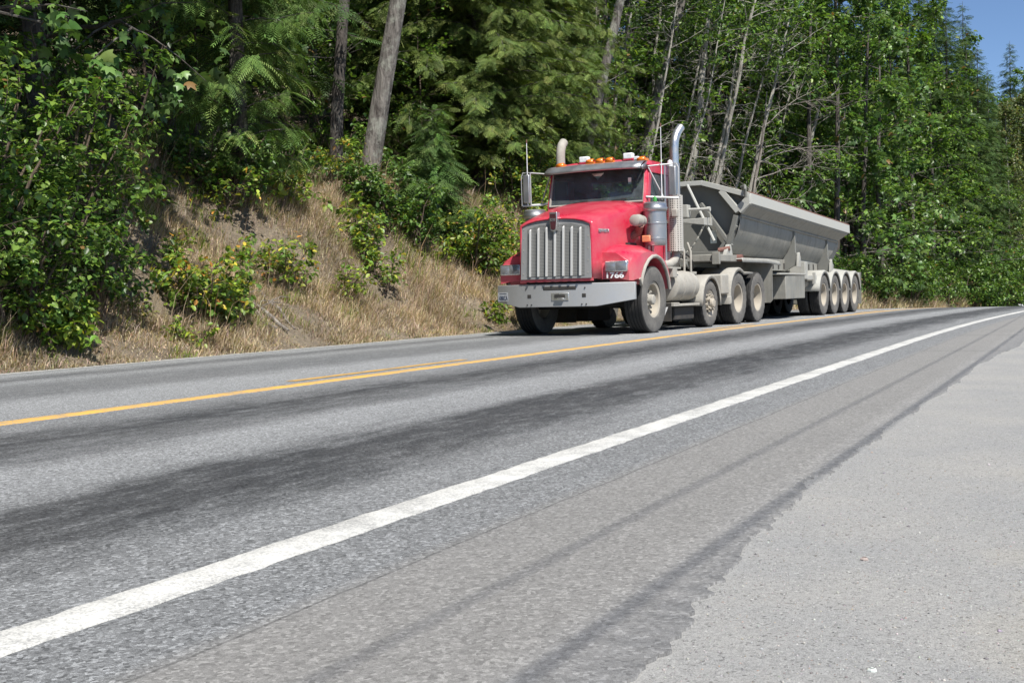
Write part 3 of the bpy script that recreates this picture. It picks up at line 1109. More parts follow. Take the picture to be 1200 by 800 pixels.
for y, dz, k in ((.50, -.05, .985), (.56, -.01, 1.0), (.75, .0, 1.0), (1.2, 0, 1.0), (1.42, -.01, 1.0), (1.49, -.06, .985)):
    rows.append([(x * k, y, z + (dz if z > 2.95 else 0)) for x, z in rf])
mb.grid(rows)
mb.add([rows[0][i] for i in range(9)], [tuple(range(9))[::-1]])
mb.add([rows[-1][i] for i in range(9)], [tuple(range(9))])
roof = mb.build('roof', M['red'], truck, ang=40)
# windscreen
mb = MB()
mb.hexa([(-.905, .37, 2.27), (.905, .37, 2.27), (.905, .378, 2.27), (-.905, .378, 2.27), (-.89, .53, 2.93), (.89, .53, 2.93), (.89, .538, 2.93), (-.89, .538, 2.93)])
ws = mb.build('windscreen', M['glass'], truck)
mb = MB()
mb.tube([(-.91, .368, 2.285), (.91, .368, 2.285), (.89, .522, 2.91), (-.89, .522, 2.91), (-.91, .368, 2.285)], .024, 6)
mb.build('windscreen_seal', M['dust'], ws)
for x0_ in (-.62, .12):
    mb = MB().tube([(x0_, .335, 2.275), (x0_ + .22, .36, 2.33), (x0_ + .48, .37, 2.35)], .009, 5)
    mb.build('wiper', M['black'], truck)
# visor
mb = MB()
rows = []
for y, z in ((.20, 2.855), (.205, 2.90), (.34, 2.985), (.50, 3.02)):
    rows.append([(x, y + .03 * (x / .93) ** 2, z - .012 * (x / .93) ** 2) for x in np.linspace(-.935, .935, 13)])
mb.grid(rows)
mb.grid([[(s_ * .935, .27, 2.885), (s_ * .935, .53, 3.0)] for s_ in (-1,)] + [[(-.935, .30, 2.83), (-.935, .54, 2.86)]])
mb.grid([[(.935, .30, 2.83), (.935, .54, 2.86)], [(.935, .27, 2.885), (.935, .53, 3.0)]])
vis = mb.build('sun_visor', M['alu'], truck, ang=60, solid=.008)
mb = MB()
mb.grid([[(x, y + .03 * (x / .93) ** 2 + .01, z - .012 * (x / .93) ** 2 - .016) for x in np.linspace(-.925, .925, 13)] for y, z in ((.21, 2.862), (.34, 2.975), (.50, 3.01))])
mb.build('visor_reflection_blocker', M['black'], vis, ang=60)  # matte black sheet added so the windscreen mirrors no red from the hood
# roof lamps
for x in (-.72, -.13, .06, .25, .86):
    mb = MB()
    rows = [[(x - .075, .44, 3.03), (x + .075, .44, 3.03)], [(x - .07, .44, 3.075), (x + .07, .44, 3.075)], [(x - .05, .50, 3.105), (x + .05, .50, 3.105)], [(x - .05, .60, 3.07), (x + .05, .60, 3.07)]]
    if abs(x) > .6:
        rows = [[(a, b_, c_ - .03) for a, b_, c_ in r_] for r_ in rows]
    mb.grid(rows)
    mb.box(x - .078, x + .078, .445, .60, 3.0, 3.045)
    mb.build('marker_lamp', M['amber'], truck, solid=.004)
for x in (-.28, .58):
    mb = MB()
    mb.box(x - .09, x + .09, .50, .62, 3.05, 3.16)
    bl = mb.build('beacon_lamp', M['white'], truck, bevel=.02)
    mb = MB().box(x - .094, x + .094, .505, .615, 3.03, 3.068)
    mb.build('lamp_base', M['red'], bl, bevel=.006)
MB().box(.70, .80, .48, .60, 3.02, 3.085).build('roof_horn', M['white'], truck, bevel=.015)
# doors
for s_ in (1, -1):
    x0, x1 = sorted((s_ * .972, s_ * .988))
    mb = MB().prism([(.56, 1.16), (1.34, 1.16), (1.34, 2.17), (.56, 2.17)], x0, x1)
    door = mb.build('door', M['red'], truck, bevel=.01)
    mb = MB().prism([(.555, 2.20), (1.215, 2.20), (1.20, 2.79), (.66, 2.79)], s_ * .945, s_ * .953)
    mb.build('door_window', M['glass'], door)
    mb = MB().tube([(s_ * .955, .56, 2.19), (s_ * .955, 1.22, 2.19), (s_ * .955, 1.20, 2.80), (s_ * .955, .66, 2.80), (s_ * .955, .56, 2.19)], .018, 6)
    mb.build('window_seal', M['black'], door)
    mb = MB().box(min(s_ * .99, s_ * 1.02), max(s_ * .99, s_ * 1.02), 1.16, 1.28, 1.93, 1.98)
    mb.build('door_handle', M['chrome'], door, bevel=.008)
MB().box(-.55, .55, 1.455, 1.463, 2.35, 2.75).build('rear_window', M['glass'], truck)
# cab interior
mb = MB()
mb.box(-.92, .92, 1.425, 1.437, 1.2, 2.34)
mb.box(-.92, .92, 1.425, 1.437, 2.76, 2.93)
for s_ in (-1, 1):
    lo, hi = sorted((s_ * .56, s_ * .92))
    mb.box(lo, hi, 1.425, 1.437, 2.34, 2.76)
    lo, hi = sorted((s_ * .915, s_ * .922))
    mb.box(lo, hi, .60, 1.42, 1.2, 2.19)
    mb.box(lo, hi, .66, 1.42, 2.81, 2.93)
mb.box(-.90, .90, .55, 1.43, 2.925, 2.935)
mb.box(-.89, .89, .535, .545, 2.80, 2.93)
mb.build('cab_lining', M['dark'], truck)
mb = MB()
mb.prism([(.45, 2.20), (.62, 2.26), (.72, 2.2), (.72, 1.8), (.45, 1.8)], -.9, .9)
dash = mb.build('dashboard', M['seat'], truck, bevel=.02)
MB().box(.22, .52, .50, .505, 2.262, 2.48).build('paper', M['paper'], dash)
mb = MB().hexa([(.26, .405, 2.37), (.74, .405, 2.37), (.74, .41, 2.37), (.26, .41, 2.37), (.32, .44, 2.46), (.74, .44, 2.46), (.74, .445, 2.46), (.32, .445, 2.46)])
mb.build('notice', M['paper'], dash)
MB().add([(-.12, .50, 2.84), (.12, .50, 2.84), (0, .495, 2.72)], [(0, 1, 2)]).build('pennant', M['paper'], dash, solid=.003)
MB().box(.60, .66, .46, .465, 2.60, 2.72).build('sticker', M['paper'], dash)
for x in (-.45, .45):
    mb = MB()
    mb.box(x - .25, x + .25, .85, 1.35, 1.55, 1.72)
    mb.box(x - .25, x + .25, 1.22, 1.36, 1.70, 2.42)
    mb.box(x - .14, x + .14, 1.24, 1.34, 2.44, 2.62)
    mb.build('seat', M['seat'], truck, bevel=.05)
mb = MB()
ring = [(.45 + .21 * math.cos(a), .72 + .05 * math.sin(a), 2.17 + .17 * math.sin(a)) for a in np.linspace(0, 2 * math.pi, 25)]
mb.tube(ring, .014, 6)
mb.build('steering_wheel', M['dark'], truck)

# --- mirrors and antennas
for s_ in (1, -1):
    X = s_ * 1.34
    ym = .72 if s_ > 0 else .30
    mb = MB()
    mb.tube([(s_ * .95, .52, 2.90), (s_ * 1.12, .60, 2.915), (X, ym, 2.93)], .013, 6)
    mb.tube([(s_ * .95, .42, 2.36), (s_ * 1.10, .46, 2.345), (X + s_ * .09, ym, 2.33)], .022, 6)
    mb.tube([(s_ * .96, .52, 2.88), (s_ * 1.20, .60, 2.36)], .013, 6)
    mb.tube([(X + s_ * .10, ym, 2.33), (X + s_ * .105, ym, 2.86), (X + s_ * .07, ym, 2.93), (X - s_ * .08, ym, 2.93), (X - s_ * .085, ym, 2.33)], .012, 6)
    mir = mb.build('mirror', M['steel'], truck)
    mb = MB()
    lo, hi = sorted((X - s_ * .075, X + s_ * .065))
    mb.box(lo, hi, ym - .04, ym + .045, 2.37, 2.89)
    mb.build('mirror_head', M['alu'], mir, bevel=.02)
    lo, hi = sorted((X - s_ * .065, X + s_ * .055))
    MB().box(lo, hi, ym + .046, ym + .05, 2.39, 2.87).build('mirror_glass', M['chrome'], mir)
    mb = MB()
    mb.tube([(X - s_ * .03, ym - .02, 2.88), (X - s_ * .03, ym - .02, 2.93), (X - s_ * .03, ym - .02, 3.52)], [.010, .007, .004], 6)
    xa = s_ * 1.19 if s_ > 0 else X + .02
    mb = MB().tube([(xa, .56, 2.30), (xa, .56, 2.95), (xa, .56, 3.60)] if s_ > 0 else [(xa, ym, 2.33), (xa, ym, 2.95), (xa, ym, 3.50)], [.011, .008, .006], 6)
    an = mb.build('antenna', M['white'], truck)
    tipz = 3.60 if s_ > 0 else 3.50
    MB().tube([(xa, .56 if s_ > 0 else ym, tipz - .03), (xa, .56 if s_ > 0 else ym, tipz + .03)], .011, 6).build('antenna_tip', M['rusty'], an)

# --- air cleaners, indicators
for s_ in (1, -1):
    X, Y = s_ * 1.17, .28
    mb = MB()
    mb.lathe([(1.50, .0), (1.50, .165), (1.53, .185), (1.60, .185), (1.605, .192), (1.63, .192), (1.635, .185), (1.86, .185), (1.865, .192), (1.89, .192), (1.895, .185),
              (2.08, .185), (2.10, .21), (2.15, .215), (2.17, .20), (2.22, .20), (2.245, .17), (2.25, .0)], (X, Y, 0), 'z', 32)
    ac = mb.build('air_cleaner', M['alu'], truck, ang=50)
    mb = MB()
    mb.lathe([(0, 0), (0, .06), (.02, .095), (.16, .10), (.17, .108), (.19, .108), (.2, .10), (.34, .095), (.36, .06), (.36, 0)], (s_ * 1.02, -.30, 1.92), 'y', 24)
    mb.build('intake_duct', M['dust'], ac, ang=50)
    mb = MB().tube([(s_ * .75, -.05, 1.62), (s_ * .95, .02, 1.72), (s_ * 1.05, -.1, 1.85)], .07, 10)
    mb.build('intake_pipe', M['rusty'], ac)
    mb = MB().box(s_ * 1.10 - .075, s_ * 1.10 + .075, .0, .06, 1.555, 1.67)
    mb.build('turn_indicator', M['amber2'], truck, bevel=.015)
MB().box(1.07, 1.13, .42, .50, 2.25, 2.36).build('mirror_cap', M['green'], truck, bevel=.02)

# --- exhaust stacks
for s_ in (1, -1):
    X, Y = s_ * 1.14, 1.32
    mb_r = .080
    top = [(X, Y, 1.45), (X, Y, 2.6), (X, Y, 3.26)]
    for a in np.linspace(.15, .75, 6):
        top.append((X + .08 * a * a, Y + .70 * (1 - math.cos(a)) * 1.2, 3.28 + .56 * math.sin(a)))
    if s_ < 0:
        top = [(X, Y, 1.45), (X, Y, 2.6), (X, Y, 3.33), (X, Y + .02, 3.43), (X, Y + .07, 3.52), (X, Y + .15, 3.58)]
    mb = MB().tube(top, mb_r if s_ > 0 else .085, 18)
    st = mb.build('exhaust_stack', M['chrome'] if s_ > 0 else M['dust'], truck, ang=50)
    mb = MB()
    mb.tube([(X, Y, 2.42), (X, Y, 3.0)], .096, 18)
    mb.build('stack_sleeve', M['alu'] if s_ > 0 else M['dust'], st, ang=50)
    mb = MB()
    mb.lathe([(1.42, .14), (1.42, .145), (2.42, .145), (2.44, .10)], (X - s_ * .0, Y - .02, 0), 'z', 28)
    mb.build('heat_shield', M['perf'], st, ang=50)
    mb = MB().tube([(X, Y, 1.55), (X, Y, 1.34), (X - s_ * .02, Y - .08, 1.24), (X - s_ * .04, Y - .22, 1.19), (X - s_ * .10, Y - .50, 1.17)], .075, 14)
    mb.build('exhaust_elbow', M['dust'], st, ang=50)
    mb = MB().tube([(s_ * 1.05, 1.06, 1.25), (s_ * 1.05, 1.06, 2.97)], .022, 8)
    mb.tube([(s_ * 1.05, 1.06, 2.97), (s_ * .96, 1.06, 2.97)], .022, 8)
    mb.build('grab_rail', M['alu'], truck)
    mb = MB().lathe([(2.93, 0), (2.93, .05), (2.97, .055), (3.03, .04), (3.05, 0)], (s_ * 1.14, 1.10, 0), 'z', 14)
    mb.build('work_lamp', M['white'], truck)
    mb = MB().box(s_ * 1.22 - .06, s_ * 1.22 + .06, 1.04, 1.14, 2.02, 2.17)
    mb.build('lamp_housing', M['dust'], truck, bevel=.02)

# --- chassis, tanks, steps
mb = MB()
for s_ in (-1, 1):
    lo, hi = sorted((s_ * .36, s_ * .45))
    mb.box(lo, hi, -1.1, 6.75, .72, 1.0)
mb.box(-.9, .9, 1.5, 1.9, .95, 1.04)
for y in (2.3, 3.6, 5.2, 6.6):
    mb.box(-.4, .4, y - .1, y + .1, .75, .98)
mb.build('frame_rail', M['black'], truck)
for y, r_ in ((.05, .07), (2.95, .06), (4.62, .09), (5.93, .09)):
    mb = MB().tube([(-1.0, y, .5), (1.0, y, .5)], r_, 10)
    if y > 4:
        mb.lathe([(-.22, .0), (-.2, .16), (0, .22), (.2, .16), (.22, 0)], (0, y, .52), 'x', 14)
    mb.build('axle_beam', M['black'], truck)
for s_ in (1, -1):
    mb = MB()
    X = s_ * .93
    prof = [(1.22, 0), (1.23, .22), (1.26, .275), (1.60, .278), (1.605, .286), (1.65, .286), (1.655, .278), (2.10, .278), (2.105, .286), (2.15, .286), (2.155, .278), (2.34, .275), (2.37, .22), (2.38, 0)]
    mb.lathe(prof, (X, 0, .80), 'y', 32)
    mb.build('fuel_tank', M['dust'], truck, ang=50)
    lo, hi = sorted((s_ * .72, s_ * 1.20))
    mb = MB().box(lo, hi, 1.02, 2.35, .43, .475)
    mb.box(lo, hi, 1.02, 1.30, .475, .50)
    mb.build('step', M['dust'], truck, bevel=.01)
    mb = MB().box(lo, hi, 1.0, 1.20, .95, 1.12)
    mb.box(lo, hi, .90, 1.40, 1.10, 1.135)
    mb.build('step', M['dust'], truck, bevel=.01)
    lo, hi = sorted((s_ * .70, s_ * 1.18))
    flap = MB().box(lo, hi, .92, .935, .17, .50).build('mud_flap', M['black'], truck)
    if s_ > 0:
        text_mesh('flap_letter', 'W', .24, M['decal'], flap, (.98, .915, .33), (R(90), 0, 0), .002, .004, 1.1)
    mb = MB().box(min(s_ * .62, s_ * 1.10), max(s_ * .62, s_ * 1.10), 1.3, 2.3, .18, .42)
    mb.build('battery_box', M['black'], truck, bevel=.02)

# wheels of the tractor
for s_ in (1, -1):
    make_wheel(.57, .36, .30, 'steer', truck, (s_ * 1.05, .05, .57), s_)
    make_wheel(.46, .29, .25, 'pusher', truck, (s_ * 1.06, 2.95, .46), s_)
    make_wheel(.535, .27, .29, 'drive', truck, (s_ * 1.09, 4.62, .535), s_)
    make_wheel(.535, .27, .29, 'drive', truck, (s_ * 1.09, 5.93, .535), s_)


def arc_fender(parent, y, z, r, x0, x1, a0, a1, mat_, ext=None, name='mudguard'):
    pts = []
    if ext:
        pts += [(ext[0][0], ext[0][1])]
    for i in range(13):
        a = R(a0 + (a1 - a0) * i / 12)
        pts.append((y + r * math.cos(a), z + r * math.sin(a)))
    if ext and len(ext) > 1:
        pts += [(ext[1][0], ext[1][1])]
    rows = []
    out = 1 if x1 > x0 else -1
    for yy, zz in pts:
        dy, dz = yy - y, zz - z
        L = math.hypot(dy, dz)
        rows.append([(x0, yy, zz), (x1 - out * .02, yy, zz), (x1, yy - dy / L * .015, zz - dz / L * .015), (x1, yy - dy / L * .07, zz - dz / L * .07)])
    return MB().grid(rows).build(name, mat_, parent, solid=.012, ang=50)


for s_ in (1, -1):
    arc_fender(truck, 2.95, .46, .545, s_ * .82, s_ * 1.23, 185, -5, M['dust'])
    arc_fender(truck, 4.62, .535, .62, s_ * .55, s_ * 1.24, 190, 60, M['dust'], [(4.0, .58), (5.55, 1.06)])
    lo, hi = sorted((s_ * .50, s_ * 1.23))
    mb = MB().box(lo, hi, 3.55, 3.98, .62, 1.02)
    mb.build('equipment_box', M['dust'], truck, bevel=.03)
# deck behind the cab: air lines, hoses, turntable
mb = MB().box(-.85, .95, 1.95, 2.9, 1.02, 1.07)
mb.build('deck_plate', M['dust'], truck, bevel=.008)
rr = random.Random(4)
for i in range(7):
    x0_ = .35 + i * .09
    pts = [(x0_, 1.9 + rr.uniform(-.1, .3), 1.05), (x0_ + rr.uniform(-.1, .1), 2.3, 1.3 + rr.uniform(0, .35)), (x0_ + rr.uniform(-.2, .1), 2.8, 1.25 + rr.uniform(-.1, .3)), (x0_ - .2, 3.4, 1.15)]
    P4 = [np.array(p) for p in pts]
    cur = []
    for t in np.linspace(0, 1, 10):
        cur.append((1 - t) ** 3 * P4[0] + 3 * t * (1 - t) ** 2 * P4[1] + 3 * t * t * (1 - t) * P4[2] + t ** 3 * P4[3])
    MB().tube(cur, .018, 6).build('air_hose', M['hose'] if i % 2 else M['black'], truck)
for y in (2.15, 2.5):
    MB().tube([(.98, y, 1.05), (.98, y, 1.45), (.9, y + .05, 1.62)], .022, 8).build('valve_post', M['dust'], truck)
mb = MB()
mb.lathe([(1.10, .46), (1.18, .46), (1.18, 0)], (0, 5.2, 0), 'z', 24)
mb.box(-.45, .45, 4.8, 5.6, 1.0, 1.11)
mb.build('turntable', M['black'], truck)

# ================================================================== side tipping trailer
TL = Vector((-7.95, 19.5, 0)) + Matrix.Rotation(TROT, 3, 'Z') @ Vector((0.0, 5.2, 0))
trailer = empty('dump_trailer', TL, TROT)
tag(trailer, 'dusty grey side tipping trailer coupled behind the red truck', 'trailer')
Y0 = -5.2   # trailer frame uses tractor y minus 5.2


def ty(y): return y + Y0
def tz(y): return -.038 * (y - 5.3)

sec = [(1.27, 2.70), (1.285, 2.50), (1.265, 2.455), (1.06, 2.285), (1.03, 2.24), (1.035, 2.12), (.97, 1.90), (.86, 1.68), (.71, 1.51), (.50, 1.43)]
full = sec + [(-x, z) for x, z in sec[::-1]]
mb = MB()
def endy(y, z):   # sloping rear end: the floor stops short of the rim
    return y - (1.25 * min(1, max(0, (2.55 - z) / 1.1)) if y > 13.5 else 0)
rows = [[(x, ty(endy(y, z)), z + tz(y)) for x, z in full] for y in (5.34, 7.5, 9.7, 11.9, 14.0)]
mb.grid(rows)
inner = [(x - math.copysign(.05, x), z + (.0 if i in (0, len(full) - 1) else .05)) for i, (x, z) in enumerate(full)]
mb.grid([[(x, ty(y), z + tz(y)) for x, z in inner] for y in (5.34, 14.0)][::-1])
tub = mb.build('tub', M['tub'], trailer, ang=25)
for s_ in (1, -1):
    # capping rail along the top edge
    mb = MB()
    lo, hi = sorted((s_ * 1.20, s_ * 1.30))
    y0_, y1_ = 5.30, 14.05
    mb.hexa([(lo, ty(y0_), 2.49), (hi, ty(y0_), 2.49), (hi, ty(y1_), 2.49 + tz(y1_)), (lo, ty(y1_), 2.49 + tz(y1_)),
             (lo, ty(y0_), 2.715), (hi - (.01 if s_ > 0 else -.0), ty(y0_), 2.715), (hi - (.01 if s_ > 0 else 0), ty(y1_), 2.715 + tz(y1_)), (lo, ty(y1_), 2.715 + tz(y1_))])
    mb.build('top_rail', M['rail'], trailer, bevel=.012)
    mb = MB()
    mb.hexa([(lo + .01, ty(y0_), 2.718), (hi - .01, ty(y0_), 2.718), (hi - .01, ty(y1_), 2.718 + tz(y1_)), (lo + .01, ty(y1_), 2.718 + tz(y1_)),
             (lo + .02, ty(y0_), 2.740), (hi - .02, ty(y0_), 2.740), (hi - .02, ty(y1_), 2.740 + tz(y1_)), (lo + .02, ty(y1_), 2.740 + tz(y1_))])
    mb.build('wear_strip', M['rusty'], trailer)
    # crease bar
    mb = MB().tube([(s_ * 1.045, ty(5.36), 2.255), (s_ * 1.045, ty(13.62), 2.255 + tz(14))], .028, 6)
    mb.build('side_rib', M['tub'], tub)
# end plates
gable = [(-1.27, 2.70), (-.25, 3.03), (.25, 3.03), (1.27, 2.70)]
low = [(1.04, 2.26), (1.03, 2.10), (.96, 1.88), (.85, 1.66), (.70, 1.50), (.48, 1.43)]
body = gable[::-1] + [(-x, z) for x, z in low] + [(x, z) for x, z in low[::-1]]
for y, d in ((5.42, .03), (13.93, .03)):
    poly = [(x, z + tz(y)) for x, z in body]
    if y < 6:
        MB().prism(poly, ty(y), ty(y) + d, 'y').build('end_plate', M['tubdark'], trailer)
    else:
        vs_ = [(x, ty(endy(14.0, z_ - tz(y))), z_) for x, z_ in poly]
        MB().add(vs_, [tuple(range(len(vs_)))]).build('end_plate', M['tubdark'], trailer, solid=.03)
def bar(y, a, b_, w, t, mat_, name, par):
    a, b_ = np.array(a, float), np.array(b_, float)
    d = (b_ - a) / np.linalg.norm(b_ - a)
    p = np.array([-d[1], d[0]]) * w / 2
    poly = [tuple(a - p), tuple(b_ - p), tuple(b_ + p), tuple(a + p)]
    return MB().prism([(x, z + tz(y)) for x, z in poly], ty(y), ty(y) + t, 'y').build(name, mat_, par, bevel=.006)
yf = 5.22
for s_ in (1, -1):
    bar(yf, (0, 2.985), (s_ * .26, 2.985), .10, .17, M['rail'], 'gable_flange', trailer)
    bar(yf, (s_ * .26, 2.978), (s_ * 1.26, 2.665), .105, .171, M['rail'], 'gable_flange', trailer)
    bar(yf + .002, (s_ * .66, 2.80), (s_ * 1.03, 2.34), .12, .168, M['rail'], 'corner_gusset', trailer)
    bar(yf + .004, (s_ * 1.03, 2.36), (s_ * 1.24, 2.55), .17, .166, M['rail'], 'corner_gusset', trailer)
    bar(yf + .003, (s_ * 1.235, 2.68), (s_ * 1.235, 2.50), .10, .17, M['rail'], 'corner_gusset', trailer)
    bar(yf + .006, (s_ * .98, 2.26), (s_ * .80, 1.62), .10, .16, M['tubdark'], 'end_stiffener', trailer)
    bar(yf + .012, (s_ * .86, 1.62), (s_ * .2, 2.55), .075, .11, M['tubdark'], 'end_stiffener', trailer)
    bar(yf + .02, (s_ * .55, 1.48), (s_ * .98, 2.05), .075, .08, M['tubdark'], 'end_stiffener', trailer)
bar(yf + .009, (-.75, 1.47), (.75, 1.47), .12, .14, M['tubdark'], 'end_stiffener', trailer)
MB().box(.36, .50, ty(5.39), ty(5.4), 1.70, 1.98).build('caution_label', M['paper'], trailer)
# latch hook at the corner
mb = MB().tube([(1.22, ty(5.15), 2.62), (1.24, ty(5.10), 2.78), (1.20, ty(5.2), 2.86), (1.1, ty(5.25), 2.84)], .03, 8)
mb.build('latch_hook', M['tubdark'], trailer)
# lifting gear at the front
mb = MB().box(.05, .24, ty(4.35), ty(4.55), 2.22, 2.48)
mb.build('valve_box', M['pale'], trailer, bevel=.012)
mb = MB().tube([(.24, ty(4.45), 2.38), (.66, ty(4.45), 2.37)], .032, 10)
mb.tube([(.63, ty(4.45), 2.37), (.70, ty(4.45), 2.37)], .05, 10)
mb.build('lift_rod', M['rail'], trailer)
mb = MB().hexa([(.05, ty(4.3), 2.12), (.62, ty(4.3), 2.04), (.62, ty(4.8), 2.04), (.05, ty(4.8), 2.12), (.05, ty(4.3), 2.17), (.62, ty(4.3), 2.19), (.62, ty(4.8), 2.21), (.05, ty(4.8), 2.21)])
mb.build('lift_bracket', M['pale'], trailer, bevel=.01)
mb = MB().tube([(.10, ty(4.75), 2.92), (.72, ty(4.6), 1.72)], .032, 8)
mb.build('brace_rod', M['rail'], trailer)
mb = MB().tube([(.68, ty(4.45), 2.36), (.70, ty(4.45), 2.2), (.69, ty(4.45), 2.08)], .012, 6)
mb.build('safety_cable', M['hose'], trailer)
# dangling chain from bracket
pts = [np.array([.60 - .58 * t, ty(4.35) - .1 * t, 2.05 - 1.35 * t + .75 * t * t]) for t in np.linspace(0, 1, 17)]
for i in range(16):
    a, b_ = pts[i], pts[i + 1]
    mb = MB().tube([a, (a + b_) / 2 + np.array([0, -.01, 0]), b_], .017 if i % 2 else .024, 6)
    mb.build('chain_link', M['hose'] if i % 2 else M['tubdark'], trailer)
# front cross beam and pivots
mb = MB().box(.42, 1.10, ty(3.75), ty(4.95), 1.28, 1.42)
mb.build('front_beam', M['tub'], trailer, bevel=.015)
MB().box(-1.10, -.42, ty(3.75), ty(4.95), 1.28, 1.42).build('front_beam', M['tub'], trailer, bevel=.015)
mb = MB().box(-.45, .45, ty(3.7), ty(5.6), 1.18, 1.34)
mb.build('gooseneck', M['tubdark'], trailer, bevel=.015)
MB().box(.98, 1.13, ty(3.70), ty(3.78), 1.22, 1.46).build('beam_end_plate', M['tub'], trailer, bevel=.008)
mb = MB().tube([(1.08, ty(4.95), 1.36), (1.20, ty(4.95), 1.36)], .07, 12)
mb.build('pivot_pin', M['rusty'], trailer)
mb = MB().prism([(ty(4.5), 1.42), (ty(4.95), 1.42), (ty(4.85), 1.64), (ty(4.72), 1.64)], .92, 1.0)
mb.build('pivot_lug', M['pale'], trailer, bevel=.01)
mb = MB().tube([(.80, ty(4.6), 1.52), (1.02, ty(4.7), 1.56)], .05, 10)
mb.build('pivot_pin', M['rusty'], trailer)
# long flat cover plates over the drive wheels, corrugated top edge
for s_ in (1, -1):
    mb = MB()
    rows = []
    for i in range(48):
        y = 4.85 + i * .058
        z = 1.335 + (.022 if i % 2 else 0) - .045 * max(0, (y - 6.6))
        rows.append([(s_ * .35, ty(y), z), (s_ * 1.22, ty(y), z), (s_ * 1.24, ty(y), 1.27 - .045 * max(0, (y - 6.6)))])
    mb.grid(rows).build('cover_plate', M['pale'], trailer, solid=.012)
    lo, hi = sorted((s_ * .64, s_ * 1.22))
    mb = MB().prism([(.64 * s_, 1.29), (1.22 * s_, 1.29), (1.22 * s_, .46), (1.17 * s_, .40), (.64 * s_, .40)], ty(6.98), ty(7.0), 'y')
    mb.build('splash_panel', M['tub'], trailer)
    lo, hi = sorted((s_ * .60, s_ * 1.20))
    mb = MB().box(lo, hi, ty(8.1), ty(9.75), .46, 1.0)
    tb = mb.build('tool_box', M['tub'], trailer, bevel=.015)
    lo2, hi2 = sorted((s_ * .58, s_ * 1.22))
    MB().box(lo2, hi2, ty(7.6), ty(9.8), 1.02, 1.06).build('box_lid', M['pale'], tb, bevel=.01)
# chassis beams
mb = MB()
for s_ in (-1, 1):
    lo, hi = sorted((s_ * .42, s_ * .52))
    mb.box(lo, hi, ty(5.5), ty(15.4), 1.02, 1.36)
mb.build('chassis_beam', M['tubdark'], trailer, bevel=.01)
for s_ in (-1, 1):
    x0_ = s_ * .80
    lo, hi = sorted((s_ * .78, s_ * .82))
    mb = MB().box(lo, hi, ty(7.1), ty(14.1), 1.13, 1.40)
    sb = mb.build('side_beam', M['tub'], trailer, bevel=.008)
    for i in range(13):
        y = 7.9 + i * .45
        lo, hi = sorted((s_ * .822, s_ * .828))
        MB().box(lo, hi, ty(y), ty(y + .09), 1.17, 1.31).build('slot', M['black'], sb)
    # cradle arms hugging the tub
    for y in (9.35, 12.45):
        poly = [(s_ * .55, 1.10), (s_ * 1.02, 1.36), (s_ * 1.16, 1.40), (s_ * 1.18, 1.55), (s_ * 1.09, 1.72), (s_ * 1.075, 2.20), (s_ * 1.045, 2.22), (s_ * .99, 1.92), (s_ * .88, 1.68), (s_ * .72, 1.51), (s_ * .52, 1.41)]
        poly = [(x, z + tz(y) * .9) for x, z in poly]
        if s_ < 0: poly = poly[::-1]
        MB().prism(poly, ty(y), ty(y) + .07, 'y').build('cradle_arm', M['tubdark'], trailer, bevel=.006)
        ear = MB().prism([(ty(y) - .06, 1.36 + tz(y)), (ty(y) + .16, 1.36 + tz(y)), (ty(y) + .13, 1.62 + tz(y)), (ty(y) + .05, 1.72 + tz(y)), (ty(y) - .02, 1.60 + tz(y))], s_ * 1.12, s_ * 1.18)
        ear.build('cradle_lug', M['pale'], trailer, bevel=.008)
    lo, hi = sorted((s_ * .55, s_ * 1.18))
    MB().box(lo, hi, ty(9.85), ty(10.1), .92, 1.34).build('suspension_bracket', M['pale'], trailer, bevel=.01)
    MB().box(lo, hi, ty(10.12), ty(10.95), .90, 1.02).build('air_tank_shelf', M['pale'], trailer, bevel=.015)
    MB().tube([(s_ * .86, ty(10.14), .82), (s_ * .86, ty(10.9), .82)], .12, 14).build('air_tank', M['dust'], trailer, ang=50)
# running gear
AX = (11.5, 12.63, 13.76, 14.89)
for y in AX:
    mb = MB().tube([(-1.0, ty(y), .53), (1.0, ty(y), .53)], .07, 10)
    mb.box(-.62, .62, ty(y) - .25, ty(y) + .05, .55, 1.02)
    mb.build('axle_beam', M['black'], trailer)
for s_ in (1, -1):
    for y in AX:
        make_wheel(.53, .27, .29, 'drive', trailer, (s_ * 1.09, ty(y), .53), s_)
        arc_fender(trailer, ty(y), .53, .615, s_ * .52, s_ * 1.25, 172, 8, M['pale'])
    lo, hi = sorted((s_ * .62, s_ * 1.22))
    MB().box(lo, hi, ty(15.66), ty(15.68), .22, 1.12).build('mud_flap', M['tub'], trailer)
    MB().box(min(s_ * 1.16, s_ * 1.22), max(s_ * 1.16, s_ * 1.22), ty(10.6), ty(10.7), .80, 1.08).build('reflector_post', M['pale'], trailer)
mb = MB().box(-1.2, 1.2, ty(15.45), ty(15.6), .85, 1.1)
mb.build('rear_beam', M['pale'], trailer, bevel=.012)
mb = MB().hexa([(-.5, ty(13.2), 1.36), (1.0, ty(13.9), 1.10), (1.0, ty(15.2), 1.10), (-.5, ty(15.2), 1.36), (-.5, ty(13.2), 1.42), (1.0, ty(13.9), 1.16), (1.0, ty(15.2), 1.16), (-.5, ty(15.2), 1.42)])
mb.build('rear_deck', M['pale'], trailer, bevel=.01)

# ================================================================== vegetation
def spot(px, t):
    """ground point on the pixel column px whose distance from the road axis is t"""
    lo, hi = 3.0, 260.0
    f = lambda dpt: (lambda p: p[0] - float(road_c(p[1])) - t)(at(px, 345, dpt))
    for _ in range(60):
        mid = (lo + hi) / 2
        if (f(mid) > 0): lo = mid
        else: hi = mid
    p = at(px, 345, lo)
    return np.array([p[0], p[1], gz(p[0], p[1])])


